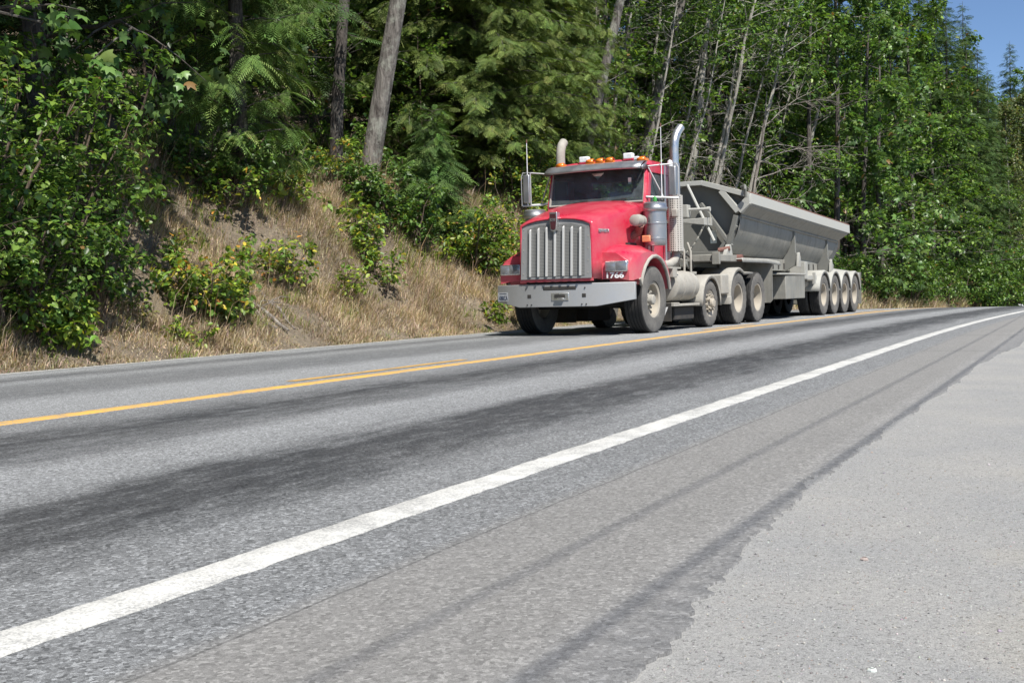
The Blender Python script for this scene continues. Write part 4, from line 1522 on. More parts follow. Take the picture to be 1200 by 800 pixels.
def curve(p, d, L, k, droop, wig, rng):
    pts = [np.array(p, float)]
    d = np.array(d, float) / np.linalg.norm(d)
    st = L / (k - 1)
    for i in range(k - 1):
        pts.append(pts[-1] + d * st)
        d = d + rng.normal(0, wig, 3) + np.array([0, 0, -droop / (k - 1)])
        d /= np.linalg.norm(d)
    return pts


def perp(d, rng):
    a = np.cross(d, rng.normal(size=3))
    return a / (np.linalg.norm(a) + 1e-9)


G_SH = [(.055, .105, .022), (.085, .15, .030), (.13, .20, .040), (.035, .075, .018)]
G_MAPLE = [(.060, .115, .035), (.085, .15, .045), (.045, .085, .028), (.11, .17, .05)]
G_YEL = [(.10, .17, .03), (.20, .25, .04), (.32, .27, .04), (.06, .11, .02), (.42, .20, .05)]
G_FIR = [(.040, .075, .022), (.055, .095, .028), (.028, .055, .018), (.075, .11, .035)]
G_CED = [(.055, .10, .028), (.075, .13, .036), (.040, .075, .022), (.10, .15, .045)]
G_FARP = [(.09, .12, .05), (.12, .14, .06), (.06, .09, .035), (.16, .15, .07)]


def broadleaf(seed, trunk, r0, t0, nprim, plen, nsec, nter, tpl, lsize, nleaf, pal, wts, droop=.1, rise=.5, bare=0, spread=1.0, top_r=.12, seclen=.45, side=None):
    """trunk path -> wood builder and leaf arrays.  plen(t): primary length at trunk fraction t"""
    rng = np.random.default_rng(seed)
    wood = MB()
    tr = [np.array(p, float) for p in trunk]
    n = len(tr)
    wood.tube(tr, [r0 * (1 - (1 - top_r) * (i / (n - 1)) ** .9) for i in range(n)], 10)
    twigs = []

    def along(pts, u):
        x = u * (len(pts) - 1)
        i = min(int(x), len(pts) - 2)
        f = x - i
        return pts[i] * (1 - f) + pts[i + 1] * f, pts[i + 1] - pts[i]
    for i in range(nprim):
        u = t0 + (1 - t0) * (i + rng.random()) / nprim
        p, td = along(tr, min(u, .995))
        a = i * 2.4 + rng.normal(0, .4)
        d = np.array([math.cos(a), math.sin(a), rise + rng.normal(0, .2) + .9 * max(0, u - .8) / .2])
        if side is not None and rng.random() < .55:
            d[:2] += np.array(side[:2]) * 1.1
        L = plen(u) * rng.uniform(.7, 1.25)
        pr = curve(p, d, L, 5, droop, .12, rng)
        rb = max(.008, r0 * .28 * (1 - .6 * u))
        wood.tube(pr, [rb * (1 - .8 * k / 4) for k in range(5)], 5, cap=False)
        for j in range(nsec):
            v = .25 + .75 * (j + rng.random()) / nsec
            q, qd = along(pr, min(v, .99))
            qd = qd / np.linalg.norm(qd)
            d2 = qd * .7 + perp(qd, rng) * spread + np.array([0, 0, .12])
            L2 = L * seclen * (1.15 - .6 * v) * rng.uniform(.7, 1.2)
            sc_ = curve(q, d2, L2, 4, droop * 1.4, .16, rng)
            wood.tube(sc_, [rb * .35, rb * .28, rb * .2, rb * .08], 4, cap=False)
            twigs.append(sc_)
            for k in range(nter):
                w_, wd = along(sc_, rng.uniform(.3, .95))
                wd = wd / np.linalg.norm(wd)
                d3 = wd * .6 + perp(wd, rng) * .9
                twigs.append(curve(w_, d3, L2 * rng.uniform(.35, .6), 3, droop * 2, .15, rng))
    for i in range(bare):
        u = rng.uniform(.10, t0 + .15)
        p, td = along(tr, u)
        a = rng.uniform(0, 6.28)
        pr = curve(p, (math.cos(a), math.sin(a), rng.uniform(-.1, .7)), rng.uniform(.4, 1.5), 5, .25, .18, rng)
        wood.tube(pr, [.014, .011, .008, .006, .003], 4, cap=False)
        for j in range(4):
            q, qd = along(pr, rng.uniform(.3, .95))
            wood.tube(curve(q, qd / np.linalg.norm(qd) + perp(qd, rng) * .9, rng.uniform(.25, .8), 3, .3, .2, rng), [.008, .006, .003], 3, cap=False)
    if nleaf == 0:
        return wood, None
    Ps, Ds, tone = [], [], []
    for tw in twigs:
        m_ = max(2, int(nleaf * rng.uniform(.6, 1.3)))
        tw = np.array(tw)
        x = rng.uniform(.15, 1, m_) * (len(tw) - 1)
        i0 = np.minimum(x.astype(int), len(tw) - 2)
        f = (x - i0)[:, None]
        Ps.append(tw[i0] * (1 - f) + tw[i0 + 1] * f + rng.normal(0, lsize * .55, (m_, 3)))
        dd = unit(tw[-1] - tw[0])
        Ds.append(dd[None] * .5 + rng.normal(0, .7, (m_, 3)) * np.array([1, 1, .45]) + np.array([0, 0, -.35]))
        tone.append(np.full(m_, rng.uniform(.66, 1.24)))
    P, D, tone = np.concatenate(Ps), np.concatenate(Ds), np.concatenate(tone)
    N = rng.normal(0, .45, P.shape) + np.array([.18, -.15, 1.0])
    S = lsize * (.45 + 1.0 * rng.random(len(P)) ** .8)
    C = palette(rng, len(P), pal, wts) * tone[:, None]
    dd_ = rng.random(len(P)) < .012
    C[dd_] = np.array([.22, .13, .05])
    return wood, place(tpl, P, D, N, S, C, 0, rng)


def conifer(seed, H, r0, zb, wmax, tpl, ssize, pal, wts, whorl=.42, nbr=6, droop=.5, lift=.15, step=.16, hang=.2, topfade=.0, lean=(0, 0), dead=0, nj=.55, dj=.34):
    rng = np.random.default_rng(seed)
    wood = MB()
    kk = 9
    tr = [np.array([lean[0] * H * (i / (kk - 1)), lean[1] * H * (i / (kk - 1)), -.4 + (H + .4) * i / (kk - 1)]) for i in range(kk)]
    wood.tube(tr, [r0 * (1 - .96 * i / (kk - 1)) for i in range(kk)], 10)
    Ps, Ds, Ss, Ns, tn = [], [], [], [], []
    z = zb
    while z < H * .985:
        u = z / H
        prof = (1 - u) ** .75 * min(1, .55 + 1.5 * (z - zb) / (.25 * H))
        nb = nbr if u < .8 else max(3, nbr - 2)
        a0 = rng.uniform(0, 6.28)
        for b_ in range(nb):
            a = a0 + b_ * 6.283 / nb + rng.normal(0, .25)
            L = max(.25, wmax * prof * rng.uniform(.45, 1.22))
            p0 = np.array([lean[0] * z, lean[1] * z, z + rng.uniform(-.15, .15)])
            d = np.array([math.cos(a), math.sin(a), lift + .5 * max(0, u - .6)])
            br = np.array(curve(p0, d, L, 6, droop, .07, rng))
            wood.tube(list(br), [max(.006, r0 * .10 * (1 - u)) * (1 - .85 * k / 5) + .002 for k in range(6)], 3, cap=False)
            ns = max(2, int(L / step))
            v = (np.arange(ns) + rng.random(ns)) / ns * .92 + .08
            x = v * 5
            i0 = np.minimum(x.astype(int), 4)
            f = (x - i0)[:, None]
            P = br[i0] * (1 - f) + br[i0 + 1] * f
            T = unit(br[i0 + 1] - br[i0])
            S_ = unit(np.cross(T, np.array([0, 0, 1.0])))
            sl = ssize * (.55 + .75 * (1 - np.abs(v - .4))) * np.minimum(1.0, .45 + L / 1.5)
            for sg in (-1, 1):
                ang_ = rng.uniform(.5, 1.0, (ns, 1))
                D = T * ang_ + S_ * sg + np.array([0, 0, -hang]) + rng.normal(0, dj, (ns, 3))
                Ps.append(P + rng.normal(0, .06, P.shape)); Ds.append(D); Ss.append(sl * rng.uniform(.7, 1.25, ns))
                Ns.append(np.cross(S_, T) * 1.0 + rng.normal(0, nj, P.shape))
                tn.append(np.full(ns, rng.uniform(.8, 1.2)))
            Ps.append(br[-1:]); Ds.append(T[-1:]); Ss.append(sl[-1:] * 1.1); Ns.append(np.array([[0, 0, 1.0]])); tn.append(np.ones(1))
        z += whorl * rng.uniform(.7, 1.3) * (1 - .35 * u)
    for i in range(dead):
        a = rng.uniform(0, 6.28)
        z_ = rng.uniform(.3, max(.6, zb + .5))
        wood.tube(curve((0, 0, z_), (math.cos(a), math.sin(a), .1), rng.uniform(.8, 2.0), 4, .4, .12, rng), [.016, .012, .008, .003], 4, cap=False)
    P, D, S, N, tn = np.concatenate(Ps), np.concatenate(Ds), np.concatenate(Ss), np.concatenate(Ns), np.concatenate(tn)
    N[:, 2] = np.abs(N[:, 2]) + .3
    C = palette(rng, len(P), pal, wts, .16) * tn[:, None]
    return wood, place(tpl, P, D, N, S, C, 0, rng)


LEAF_COUNT = [0]


def tree_obj(name, wood, leaves, bark, leafm, loc, label, cat='tree', group=None, trunk='trunk', crown='crown', rz=0.0, sc=1.0):
    root = empty(name, tuple(loc), rz)
    root.scale = (sc, sc, sc)
    tag(root, label, cat, group)
    wood.build(trunk, bark, root, ang=60)
    if leaves is not None:
        V, Q, C = leaves
        LEAF_COUNT[0] += len(Q) * 2
        o = bpy.data.objects.new(crown, np_mesh(crown, V, Q, leafm, C))
        COL.objects.link(o)
        o.parent = root
    return root


CAMR = np.array([_R0[0], _R0[1], 0.0])
CAMF = np.array([-_R0[1], _R0[0], 0.0])


def lean_path(H, lean, bend=0.0, fwd=0.0, k=9, wig=.05, seed=0):
    rng = np.random.default_rng(seed)
    out = []
    w = np.zeros(3)
    for i in range(k):
        u = i / (k - 1)
        z = -.5 + (H + .5) * u
        off = CAMR * (lean * z + bend * H * u * u) + CAMF * fwd * z
        if i > 0: w = w + rng.normal(0, wig, 3) * np.array([1, 1, 0])
        out.append(off + np.array([0, 0, z]) + w)
    return out


# --- hero trunks on top of the bank: photo column of the base, distance from road axis, lean, radius, height
heroes = [
    # px,    t,    lean, bend,  r,   H,   bark,        bare, crown start, label
    (400, -15.9, .045, .01, .17, 17, 'bark_dark', 8, .50, 'slim dark upright trunk beside the stout furrowed tree on the bank'),
    (437, -15.0, .165, .02, .25, 19, 'bark', 6, .48, 'stout furrowed grey trunk leaning over the top of the grassy bank'),
    (676, -15.5, .20, .02, .21, 18, 'bark', 6, .45, 'leaning rough barked trunk rising behind the cab roof'),
    (744, -16.5, .18, .04, .25, 18, 'bark', 14, .48, 'thick dark grey trunk leaning behind the tall chrome exhaust'),
    (802, -15.6, .070, .02, .17, 17, 'alder', 20, .46, 'straight pale alder trunk beside the chrome exhaust stack'),
    (824, -16.2, .17, -.02, .10, 13, 'alder', 26, .50, 'thin bowed grey alder stem among bare twigs'),
    (829, -14.6, .16, .02, .115, 14, 'alder', 30, .48, 'slender pale alder stem leaning over the trailer gable'),
    (866, -14.2, .26, -.05, .12, 12, 'alder', 30, .55, 'short pale alder with long bare crooked branches above the trailer'),
    (838, -19.0, .08, .02, .15, 17, 'alder', 16, .46, 'grey alder trunk standing deep behind the twiggy stems'),
    (765, -19.5, .02, .01, .10, 15, 'alder', 16, .45, 'thin upright alder pole in the shade behind the leaning trunk'),
    (640, -22.0, .07, .02, .22, 19, 'alder', 8, .42, 'pale trunk deep in the wood beyond the drooping fir boughs'),
    (655, -23.0, .05, .01, .18, 19, 'bark_dark', 8, .42, 'dark trunk deep in the wood next to the pale one'),
    (688, -22.5, .03, .01, .18, 19, 'alder', 8, .42, 'straight grey trunk deep in the wood above the marker lamps'),
    (758, -15.2, .10, .02, .07, 11, 'alder', 22, .55, 'spindly grey alder stem just behind the chrome exhaust stack'),
    (781, -17.8, .20, -.02, .085, 13, 'alder', 18, .50, 'spindly alder stem leaning towards the twiggy thicket'),
    (792, -14.8, .16, .03, .055, 10, 'alder', 24, .55, 'whip thin alder stem over the trailer front'),
    (812, -17.5, .03, .02, .08, 13, 'alder', 20, .50, 'thin upright alder stem between the two straight pale trunks'),
    (846, -15.4, .22, .0, .075, 12, 'alder', 28, .52, 'thin alder stem crossing the bare boughs of the dead alder'),
    (856, -18.0, .12, .02, .10, 14, 'alder', 20, .48, 'pale alder stem deeper in the thicket above the trailer'),
    (890, -16.2, .18, .0, .09, 13, 'alder', 22, .46, 'grey alder stem where the thicket meets the leafy wall'),
    (712, -17.6, .09, .02, .08, 13, 'alder', 16, .50, 'thin grey stem behind the beacon lamps of the cab'),
    (932, -15.0, .10, .02, .13, 15, 'alder', 18, .40, 'grey stem partly hidden by leaves at the start of the leafy wall'),
]
for i, (px, t, ln, bd, r_, H, bk, bare, t0, lab) in enumerate(heroes):
    p = spot(px, t)
    path = lean_path(H, ln + .045, bd, .0, 10, .07, 40 + i)
    wood, lv = broadleaf(100 + i, path, r_, t0, 15, lambda u: 2.9 * (1.25 - .75 * u), 5, 2, OVAL, .13, 11, G_SH, [3, 4, 2, 2], .15, .45, bare)
    tree_obj('alder_tree' if bk == 'alder' else 'forest_tree', wood, lv, M[bk], M['leaf'], p, lab)

# crooked bare boughs of the dead alder
p = spot(872, -14.0)
rng = np.random.default_rng(77)
wood = MB()
path = [q for q in lean_path(6.4, .20, -.03, 0, 7, .04, 5)]
wood.tube(path, [.10, .095, .085, .07, .055, .04, .02], 8)
for (z, dx, up, L, dr) in ((3.6, 1, .55, 4.4, .15), (4.2, 1, .25, 3.2, .55), (4.3, -1, .15, 3.0, .1), (5.0, 1, .7, 3.8, .1), (3.0, 1, .35, 3.0, .45), (2.4, -1, .5, 2.4, .3), (5.6, 1, .2, 2.8, .6), (1.8, 1, .4, 2.6, .3)):
    q = path[0] + (path[-1] - path[0]) * (z + .5) / 6.9
    br = curve(q, CAMR * dx + np.array([0, 0, up]) + CAMF * rng.normal(0, .35), L, 8, dr, .10, rng)
    wood.tube(br, list(np.linspace(.026, .005, 8)), 5, cap=False)
    for j in range(9):
        k = rng.integers(2, 7)
        s2 = curve(br[k], (br[k] - br[k - 1]) / np.linalg.norm(br[k] - br[k - 1]) + perp(br[k] - br[k - 1], rng) * .9, rng.uniform(.4, 1.4), 5, .2, .2, rng)
        wood.tube(s2, [.012, .010, .008, .006, .003], 4, cap=False)
        for m_ in range(2):
            wood.tube(curve(s2[2 + m_], perp(s2[3] - s2[1], rng) + unit(s2[3] - s2[1]), rng.uniform(.2, .6), 3, .2, .2, rng), [.006, .005, .002], 3, cap=False)
tree_obj('dead_alder', wood, None, M['twig'], None, p, 'dead leafless alder with long arching grey boughs above the trailer', trunk='trunk')

# --- maples over the upper bank
mp = []
for i, (px, t, H, lab) in enumerate(((60, -14.6, 11, 'broad leaved maple hanging over the shaded end of the bank'), (-150, -13.6, 12, 'big maple shading the far end of the bank beyond the bright shrubs'),
                                     (205, -17.0, 12, 'maple standing in deep shade behind the cedar boughs'))):
    path = lean_path(H, .03, .02, -.04, 8, .08, 60 + i)
    wood, lv = broadleaf(200 + i, path, .20, .16 if i < 3 else .36, 26, lambda u: (3.8 if i < 3 else 2.9) * (1.2 - .75 * u), 6, 3, MAPLE, .145, 13, G_MAPLE, [3, 4, 3, 1], .35, .30, 6, side=(1.0, -.5))
    tree_obj('maple_tree', wood, lv, M['bark_dark'], M['leaf'], spot(px, t), lab)

# added maple leaning out, crown kept out of view to shade the bank
path = [np.array([2.5 * (k / 8) ** 1.5, -.35 * k / 8, -.5 + 8.2 * k / 8]) for k in range(9)]
wood, lv = broadleaf(260, path, .19, .58, 20, lambda u: 2.3, 6, 3, MAPLE, .17, 12, G_MAPLE, [3, 4, 3, 1], .3, .25, 2)
tree_obj('maple_tree', wood, lv, M['bark_dark'], M['leaf'], spot(-25, -13.2), 'added maple with unseen crown over the road edge, shading the bank')

# --- leafy shrubs by the shaded end of the bank
def shrub(seed, H, W, nst, tpl, ls, nleaf, pal, wts, nprim=7, lean=(0, 0)):
    rng = np.random.default_rng(seed)
    wood, parts = MB(), []
    for s_ in range(nst):
        a = rng.uniform(0, 6.28)
        bx_, by_ = .18 * W * math.cos(a), .18 * W * math.sin(a)
        k = 6
        hh = H * rng.uniform(.65, 1.0)
        ox, oy = W * .42 * math.cos(a) * rng.uniform(.3, 1.1) + lean[0], W * .42 * math.sin(a) * rng.uniform(.3, 1.1) + lean[1]
        path = [np.array([bx_ + ox * (i / 5) ** 1.4 + rng.normal(0, .02), by_ + oy * (i / 5) ** 1.4 + rng.normal(0, .02), -.1 + (hh + .1) * i / 5 * (1 - .08 * (i / 5) ** 2)]) for i in range(k)]
        w, lv = broadleaf(seed * 31 + s_, path, .012 + .008 * H, .18, nprim, lambda u: W * .34 * (1.2 - .6 * u), 3, 1, tpl, ls, nleaf, pal, wts, .3, .35, 0, top_r=.2, seclen=.55)
        wood.add(w.v, w.f)
        parts.append(lv)
    return wood, join_np(parts)


shr = [
    (28, -12.1, 3.3, 2.6, 13, OVAL, .085, 9, G_SH, [2, 4, 4, 2], 'tall bright leafy shrub at the shaded end of the bank', 'leafy_shrub'),
    (105, -12.6, 3.0, 2.3, 11, OVAL, .082, 9, G_SH, [2, 4, 4, 2], 'bright green shrub spreading over the dark hollow in the bank', 'leafy_shrub'),
    (-60, -11.8, 3.2, 2.6, 11, OVAL, .09, 11, G_SH, [2, 4, 4, 2], 'leafy shrub at the very end of the visible bank', 'leafy_shrub'),
    (62, -11.05, .75, .8, 5, OVAL, .08, 6, G_YEL, [4, 3, .2, 2, 0], 'low yellow green sapling at the road edge below the shrubs', 'sapling'),
    (240, -11.6, 1.0, 1.3, 7, OVAL, .085, 6, G_YEL, [5, 4, 1.5, 3, .5], 'bramble clump with yellow and orange leaves low on the bank', 'bramble_bush'),
    (264, -11.4, .7, .8, 4, OVAL, .09, 6, G_SH, [2, 4, 3, 1], 'dark green bramble tucked against the yellowing clump', 'bramble_bush'),
    (325, -12.3, .8, 1.3, 5, OVAL, .085, 4, G_YEL, [5, 3, .8, 2, .5], 'yellow green bramble half way up the dry grass', 'bramble_bush'),
    (262, -13.6, .7, 1.6, 5, OVAL, .085, 4, G_YEL, [5, 3, .8, 2, .2], 'yellowing bramble trailing under the cedar skirt', 'bramble_bush'),
    (355, -13.5, .7, 1.1, 4, OVAL, .085, 4, G_YEL, [4, 5, .5, 1, 0], 'lime green bramble near the top of the bank', 'bramble_bush'),
    (415, -12.6, .8, 1.0, 4, OVAL, .08, 4, G_YEL, [5, 3, .8, 2, .3], 'loose yellow bramble on the bank below the stout trunk', 'bramble_bush'),
    (450, -11.9, .9, .7, 3, OVAL, .08, 4, G_YEL, [4, 3, 1, 2, 0], 'thin upright green weed in the dry grass below the hemlock', 'bramble_bush'),
    (384, -15.2, .8, 1.3, 4, OVAL, .09, 6, G_YEL, [4, 2, 1, 2, .2], 'twiggy bush at the foot of the slim dark trunk', 'leafy_shrub'),
    (552, -12.4, 1.7, 1.7, 9, OVAL, .085, 8, G_YEL, [6, 3, 1, 4, .05], 'yellow green shrub on the bank next to the hemlock', 'leafy_shrub'),
    (590, -12.0, 1.9, 1.8, 10, OVAL, .08, 8, G_YEL, [5, 4, 2, 3, .1], 'yellowing shrub just past the truck bumper', 'leafy_shrub'),
    (628, -12.6, 2.0, 1.8, 9, OVAL, .085, 8, G_YEL, [6, 3, 1.5, 3, .05], 'shrub with pale yellow sprays behind the truck mirror', 'leafy_shrub'),
    (610, -14.6, 2.2, 2.0, 8, OVAL, .09, 8, G_YEL, [5, 2, 1, 3, 0], 'green shrub on the bank top behind the truck antenna', 'leafy_shrub'),
    (5, -11.5, 1.7, 1.7, 8, OVAL, .08, 8, G_SH, [3, 4, 3, 3], 'leafy shrub reaching down to the road edge below the tall bright one', 'leafy_shrub'),
    (100, -11.9, 1.5, 1.3, 6, OVAL, .08, 8, G_SH, [4, 3, 2, 4], 'low leafy shrub at the mouth of the dark hollow in the bank', 'leafy_shrub'),
    (255, -14.0, 1.0, 1.8, 7, OVAL, .085, 8, G_SH, [4, 3, 1, 4], 'bush in green darkened for shade at the foot of the cedar', 'leafy_shrub'),  # darker leaf mix put in where overhanging boughs would cast shade
    (320, -14.4, 1.0, 1.6, 6, OVAL, .085, 7, G_SH, [4, 3, 2, 3], 'leafy bush between the cedar and the slim dark trunk', 'leafy_shrub'),
    (445, -13.6, 1.0, 1.4, 7, OVAL, .08, 9, G_SH, [4, 3, 1, 4], 'ivy like bush darkened for shade below the stout furrowed trunk', 'leafy_shrub'),  # dark leaves here and on the next bush stand in for deep shade
    (475, -13.0, 1.3, 1.3, 7, OVAL, .08, 9, G_SH, [4, 3, 1, 4], 'leafy bush darkened for shade tucked against the small hemlock', 'leafy_shrub'),
    (412, -16.6, 1.6, 1.6, 5, OVAL, .09, 9, G_SH, [3, 4, 2, 3], 'leafy bush between the slim dark trunk and the stout one', 'leafy_shrub'),
    (478, -14.6, 1.3, 1.6, 7, OVAL, .085, 7, G_SH, [4, 3, 1, 3], 'bush in green darkened for shade at the foot of the stout trunk', 'leafy_shrub'),  # shade under the tree crown is put into the leaf colours
]
for i, (px, t, H, W, ns, tpl, ls, nl, pal, w_, lab, nm) in enumerate(shr):
    wood, lv = shrub(300 + i, H, W, ns, tpl, ls, nl, pal, w_)
    tree_obj(nm, wood, lv, M['brown_twig'], M['leaf'], spot(px, t), lab, 'shrub', trunk='stem', crown='foliage')

# small weeds scattered over the dry bank
rngw = np.random.default_rng(55)
weeds = []
for v in range(3):
    wood, lv = shrub(380 + v, (.42, .55, .35)[v], (.6, .5, .7)[v], 3, OVAL, (.075, .085, .065)[v], 4, G_YEL, ([5, 4, .6, 2, .1], [5, 3, 1, 2, .4], [4, 6, 1, 1, 0])[v], 4)
    weeds.append(tree_obj('weed', wood, lv, M['brown_twig'], M['leaf'], (0, 0, 0), 'small yellow green weed growing through the dry bank grass', 'weed', 'small weeds scattered over the bank', trunk='stem', crown='foliage'))
for k in range(34):
    Yw = 9.5 + 17 * rngw.random()
    xw_ = -rngw.uniform(10.9, 14.3) + float(road_c(Yw))
    o = weeds[k] if k < 3 else copy_tree(weeds[k % 3])
    o.location = (xw_, Yw, gz(xw_, Yw))
    o.rotation_euler = (0, 0, rngw.uniform(0, 6.28))
    sc_ = rngw.uniform(.7, 1.5)
    o.scale = (sc_, sc_, sc_)

# --- cedar, hemlock and fir on the bank
wood, lv = conifer(500, 14, .17, .45, 1.9, CEDAR, .36, [(.075, .13, .036), (.10, .16, .045), (.055, .10, .03), (.14, .19, .06)], [3, 4, 2, 2], .46, 5, .58, .36, .085, .40, nj=.22, dj=.14)
tree_obj('cedar_tree', wood, lv, M['bark_dark'], M['needle'], spot(287, -13.7), 'cedar with drooping feathery green fronds above the grassy bank')
wood, lv = conifer(501, 2.9, .05, .15, 1.15, FIRTW, .34, G_CED, [3, 4, 2, 1], .16, 7, .9, .35, .10, .5)
tree_obj('hemlock_tree', wood, lv, M['bark_dark'], M['needle'], spot(512, -13.4), 'small bushy hemlock on the bank before the fir boughs')
wood, lv = conifer(502, 18, .24, .8, 4.2, FIRTW, .32, [(.070, .105, .026), (.095, .13, .034), (.05, .08, .022), (.12, .15, .045)], [4, 4, 2, 2], .33, 7, .60, .10, .085, .40, dead=8)
fir_low = tree_obj('fir_tree', wood, lv, M['bark_dark'], M['needle'], spot(568, -15.6), 'fir with long low drooping boughs over the bank')
fir2 = copy_tree(fir_low); q = spot(640, -15.9); fir2.location = q; fir2.rotation_euler = (0, 0, 2.1)
fir2['label'] = 'second low boughed fir standing behind the truck cab'
fir3 = copy_tree(fir_low); q = spot(508, -17.2); fir3.location = q; fir3.rotation_euler = (0, 0, 4.0)
fir3['label'] = 'fir behind the stout furrowed trunk with boughs in shade'
fir2.scale = (.9, .9, .85); fir3.scale = (1.05, 1.05, 1.1)

# --- forest wall stock, copied with turns and sizes
stock = {}
def reg(key, name, wood, lv, bark, lm, label, group):
    o = tree_obj(name, wood, lv, bark, lm, (0, 0, 0), label, 'tree', group)
    stock[key] = [o, False]
GW = 'trees of the forest wall'
for v in range(2):
    w_, l_ = conifer(520 + v, 23 - 3 * v, .26, 1.2, 3.9, FIRTW, .48, G_FIR, [4, 3, 2, 2], .55, 6, .55, .14, .16, .30)
    reg('fir%d' % v, 'fir_tree', w_, l_, M['bark_dark'], M['needle'], 'dark fir in the dense forest wall', GW)
for v in range(3):
    H = (16, 14, 12)[v]
    path = lean_path(H, .02, .01, 0, 8, .07, 90 + v)
    w_, l_ = broadleaf(540 + v, path, .17, (.08, .12, .1)[v], 21, lambda u: 3.5 * (1.25 - .85 * u), 6, 3, (MAPLE, OVAL, OVAL)[v], (.24, .17, .16)[v], (8, 13, 13)[v],
                       (G_MAPLE, G_SH, G_SH)[v], ([3, 4, 2, 2], [3, 4, 3, 2], [2, 4, 3, 2])[v], .25, .35, 6)
    reg('leaf%d' % v, 'leafy_tree', w_, l_, M['bark_dark'], M['leaf'], ('broad leaved maple in the forest wall', 'leafy green alder in the forest wall', 'small leafy alder in the forest wall')[v], GW)
for v in range(2):
    path = lean_path(18, .02 - .05 * v, .01, 0, 8, .07, 95 + v)
    w_, l_ = broadleaf(560 + v, path, .18, .45, 20, lambda u: 3.2 * (1.3 - .8 * u), 5, 3, OVAL, .19, 9, G_SH, [4, 4, 1, 3], .15, .45, 16)
    reg('tall%d' % v, 'alder_tree', w_, l_, M['bark' if v else 'alder'], M['leaf'], 'tall alder with bare lower trunk in the forest wall', GW)
for v in range(2):
    path = lean_path(5.5, .03, .01, 0, 7, .08, 97 + v)
    w_, l_ = broadleaf(580 + v, path, .045, .15, 22, lambda u: 1.5 * (1.25 - .7 * u), 5, 1, OVAL, .12, 6, G_SH, [3, 4, 3, 1], .2, .35, 4)
    reg('sap%d' % v, 'sapling', w_, l_, M['brown_twig'], M['leaf'], 'leafy understorey sapling between the forest trunks', 'understorey saplings')
w_, l_ = shrub(590, 2.4, 2.6, 9, OVAL, .13, 9, G_SH, [3, 4, 2, 3])
reg('bush0', 'leafy_shrub', w_, l_, M['brown_twig'], M['leaf'], 'leafy shrub at the foot of the forest wall', 'roadside shrubs of the forest wall')
path = lean_path(15, .02, .0, 0, 8, .06, 99)
w_, l_ = broadleaf(595, path, .16, .08, 34, lambda u: 2.3 * (1.2 - .8 * u), 6, 3, OVAL, .20, 9, G_FARP, [3, 3, 2, 1], .1, .75, 4)
reg('pop0', 'poplar_tree', w_, l_, M['alder'], M['leaf'], 'pale green poplar at the end of the forest wall', 'pale poplars beyond the crest')

rngF = np.random.default_rng(900)


def zone(xy):
    d = np.array([xy[0], xy[1], 1.0]) - _C
    z_ = d @ _F
    px = 600 + F_PX * (d @ _R) / max(z_, .5)
    t = xy[0] - float(road_c(xy[1]))
    for lim, ph in ((200, 'behind the maple and shrubs'), (380, 'behind the cedar'), (470, 'behind the stout furrowed trunk'), (620, 'behind the low boughed fir'), (720, 'behind the truck cab'), (800, 'behind the exhaust stack'), (900, 'behind the trailer gable'), (1000, 'behind the trailer tub'), (1060, 'just past the trailer tail'), (1115, 'before the crest of the road'), (1e9, 'beyond the crest of the road')):
        if px < lim:
            break
    return ('deep in the wood ' if t < -24 else ('well inside the wood ' if t < -17 else 'at the wood edge ')) + ph


KINDW = {'fir0': 'tall dark fir', 'fir1': 'dark fir', 'leaf0': 'broad leaved maple', 'leaf1': 'leafy green alder', 'leaf2': 'small leafy alder', 'tall0': 'tall bare stemmed alder', 'tall1': 'leaning bare stemmed alder', 'sap0': 'leafy sapling', 'sap1': 'bushy sapling', 'bush0': 'leafy shrub', 'pop0': 'pale green poplar'}


def put(key, xy, sc=1.0, label=None, dz=-.15):
    o, used = stock[key]
    if used:
        o = copy_tree(o)
    else:
        stock[key][1] = True
    o.location = (xy[0], xy[1], gz(xy[0], xy[1]) + dz)
    o.rotation_euler = (0, 0, rngF.uniform(0, 6.28))
    o.scale = (sc * rngF.uniform(.92, 1.08), sc * rngF.uniform(.92, 1.08), sc)
    o['label'] = KINDW[key] + ' ' + zone(xy)
    return o


# placed ones: photo column, distance from road axis, kind, size
for px, t, key, sc in (
        (948, -13.6, 'leaf1', 1.05), (978, -13.0, 'leaf0', 1.0), (1012, -13.4, 'leaf0', .95), (1000, -16.5, 'leaf1', 1.3), (1036, -13.2, 'leaf2', 1.05),
        (1058, -14.2, 'leaf1', 1.0), (1072, -13.6, 'leaf1', 1.15), (1092, -13.8, 'leaf2', .95), (1098, -16.5, 'fir1', 1.0), (1112, -13.8, 'fir1', .82),
        (1046, -17.5, 'fir0', 1.05), (1080, -19, 'leaf1', 1.4), (965, -18, 'fir1', 1.1), (915, -17.5, 'leaf1', 1.1), (895, -19, 'fir0', 1.0),
        (1128, -13.5, 'leaf2', .9), (1135, -15.0, 'fir1', .80), (1148, -13.5, 'fir0', .66), (1160, -14.0, 'fir1', .66), (1172, -13.6, 'leaf2', .75),
        (1178, -14.6, 'pop0', .80), (1186, -13.6, 'pop0', .78), (1194, -14.6, 'pop0', .84), (1203, -13.6, 'pop0', .86), (1212, -15, 'pop0', .9), (1198, -19, 'leaf1', .95), (1168, -19, 'leaf1', .72), (1210, -20, 'leaf1', 1.1)):
    put(key, spot(px, t), sc)
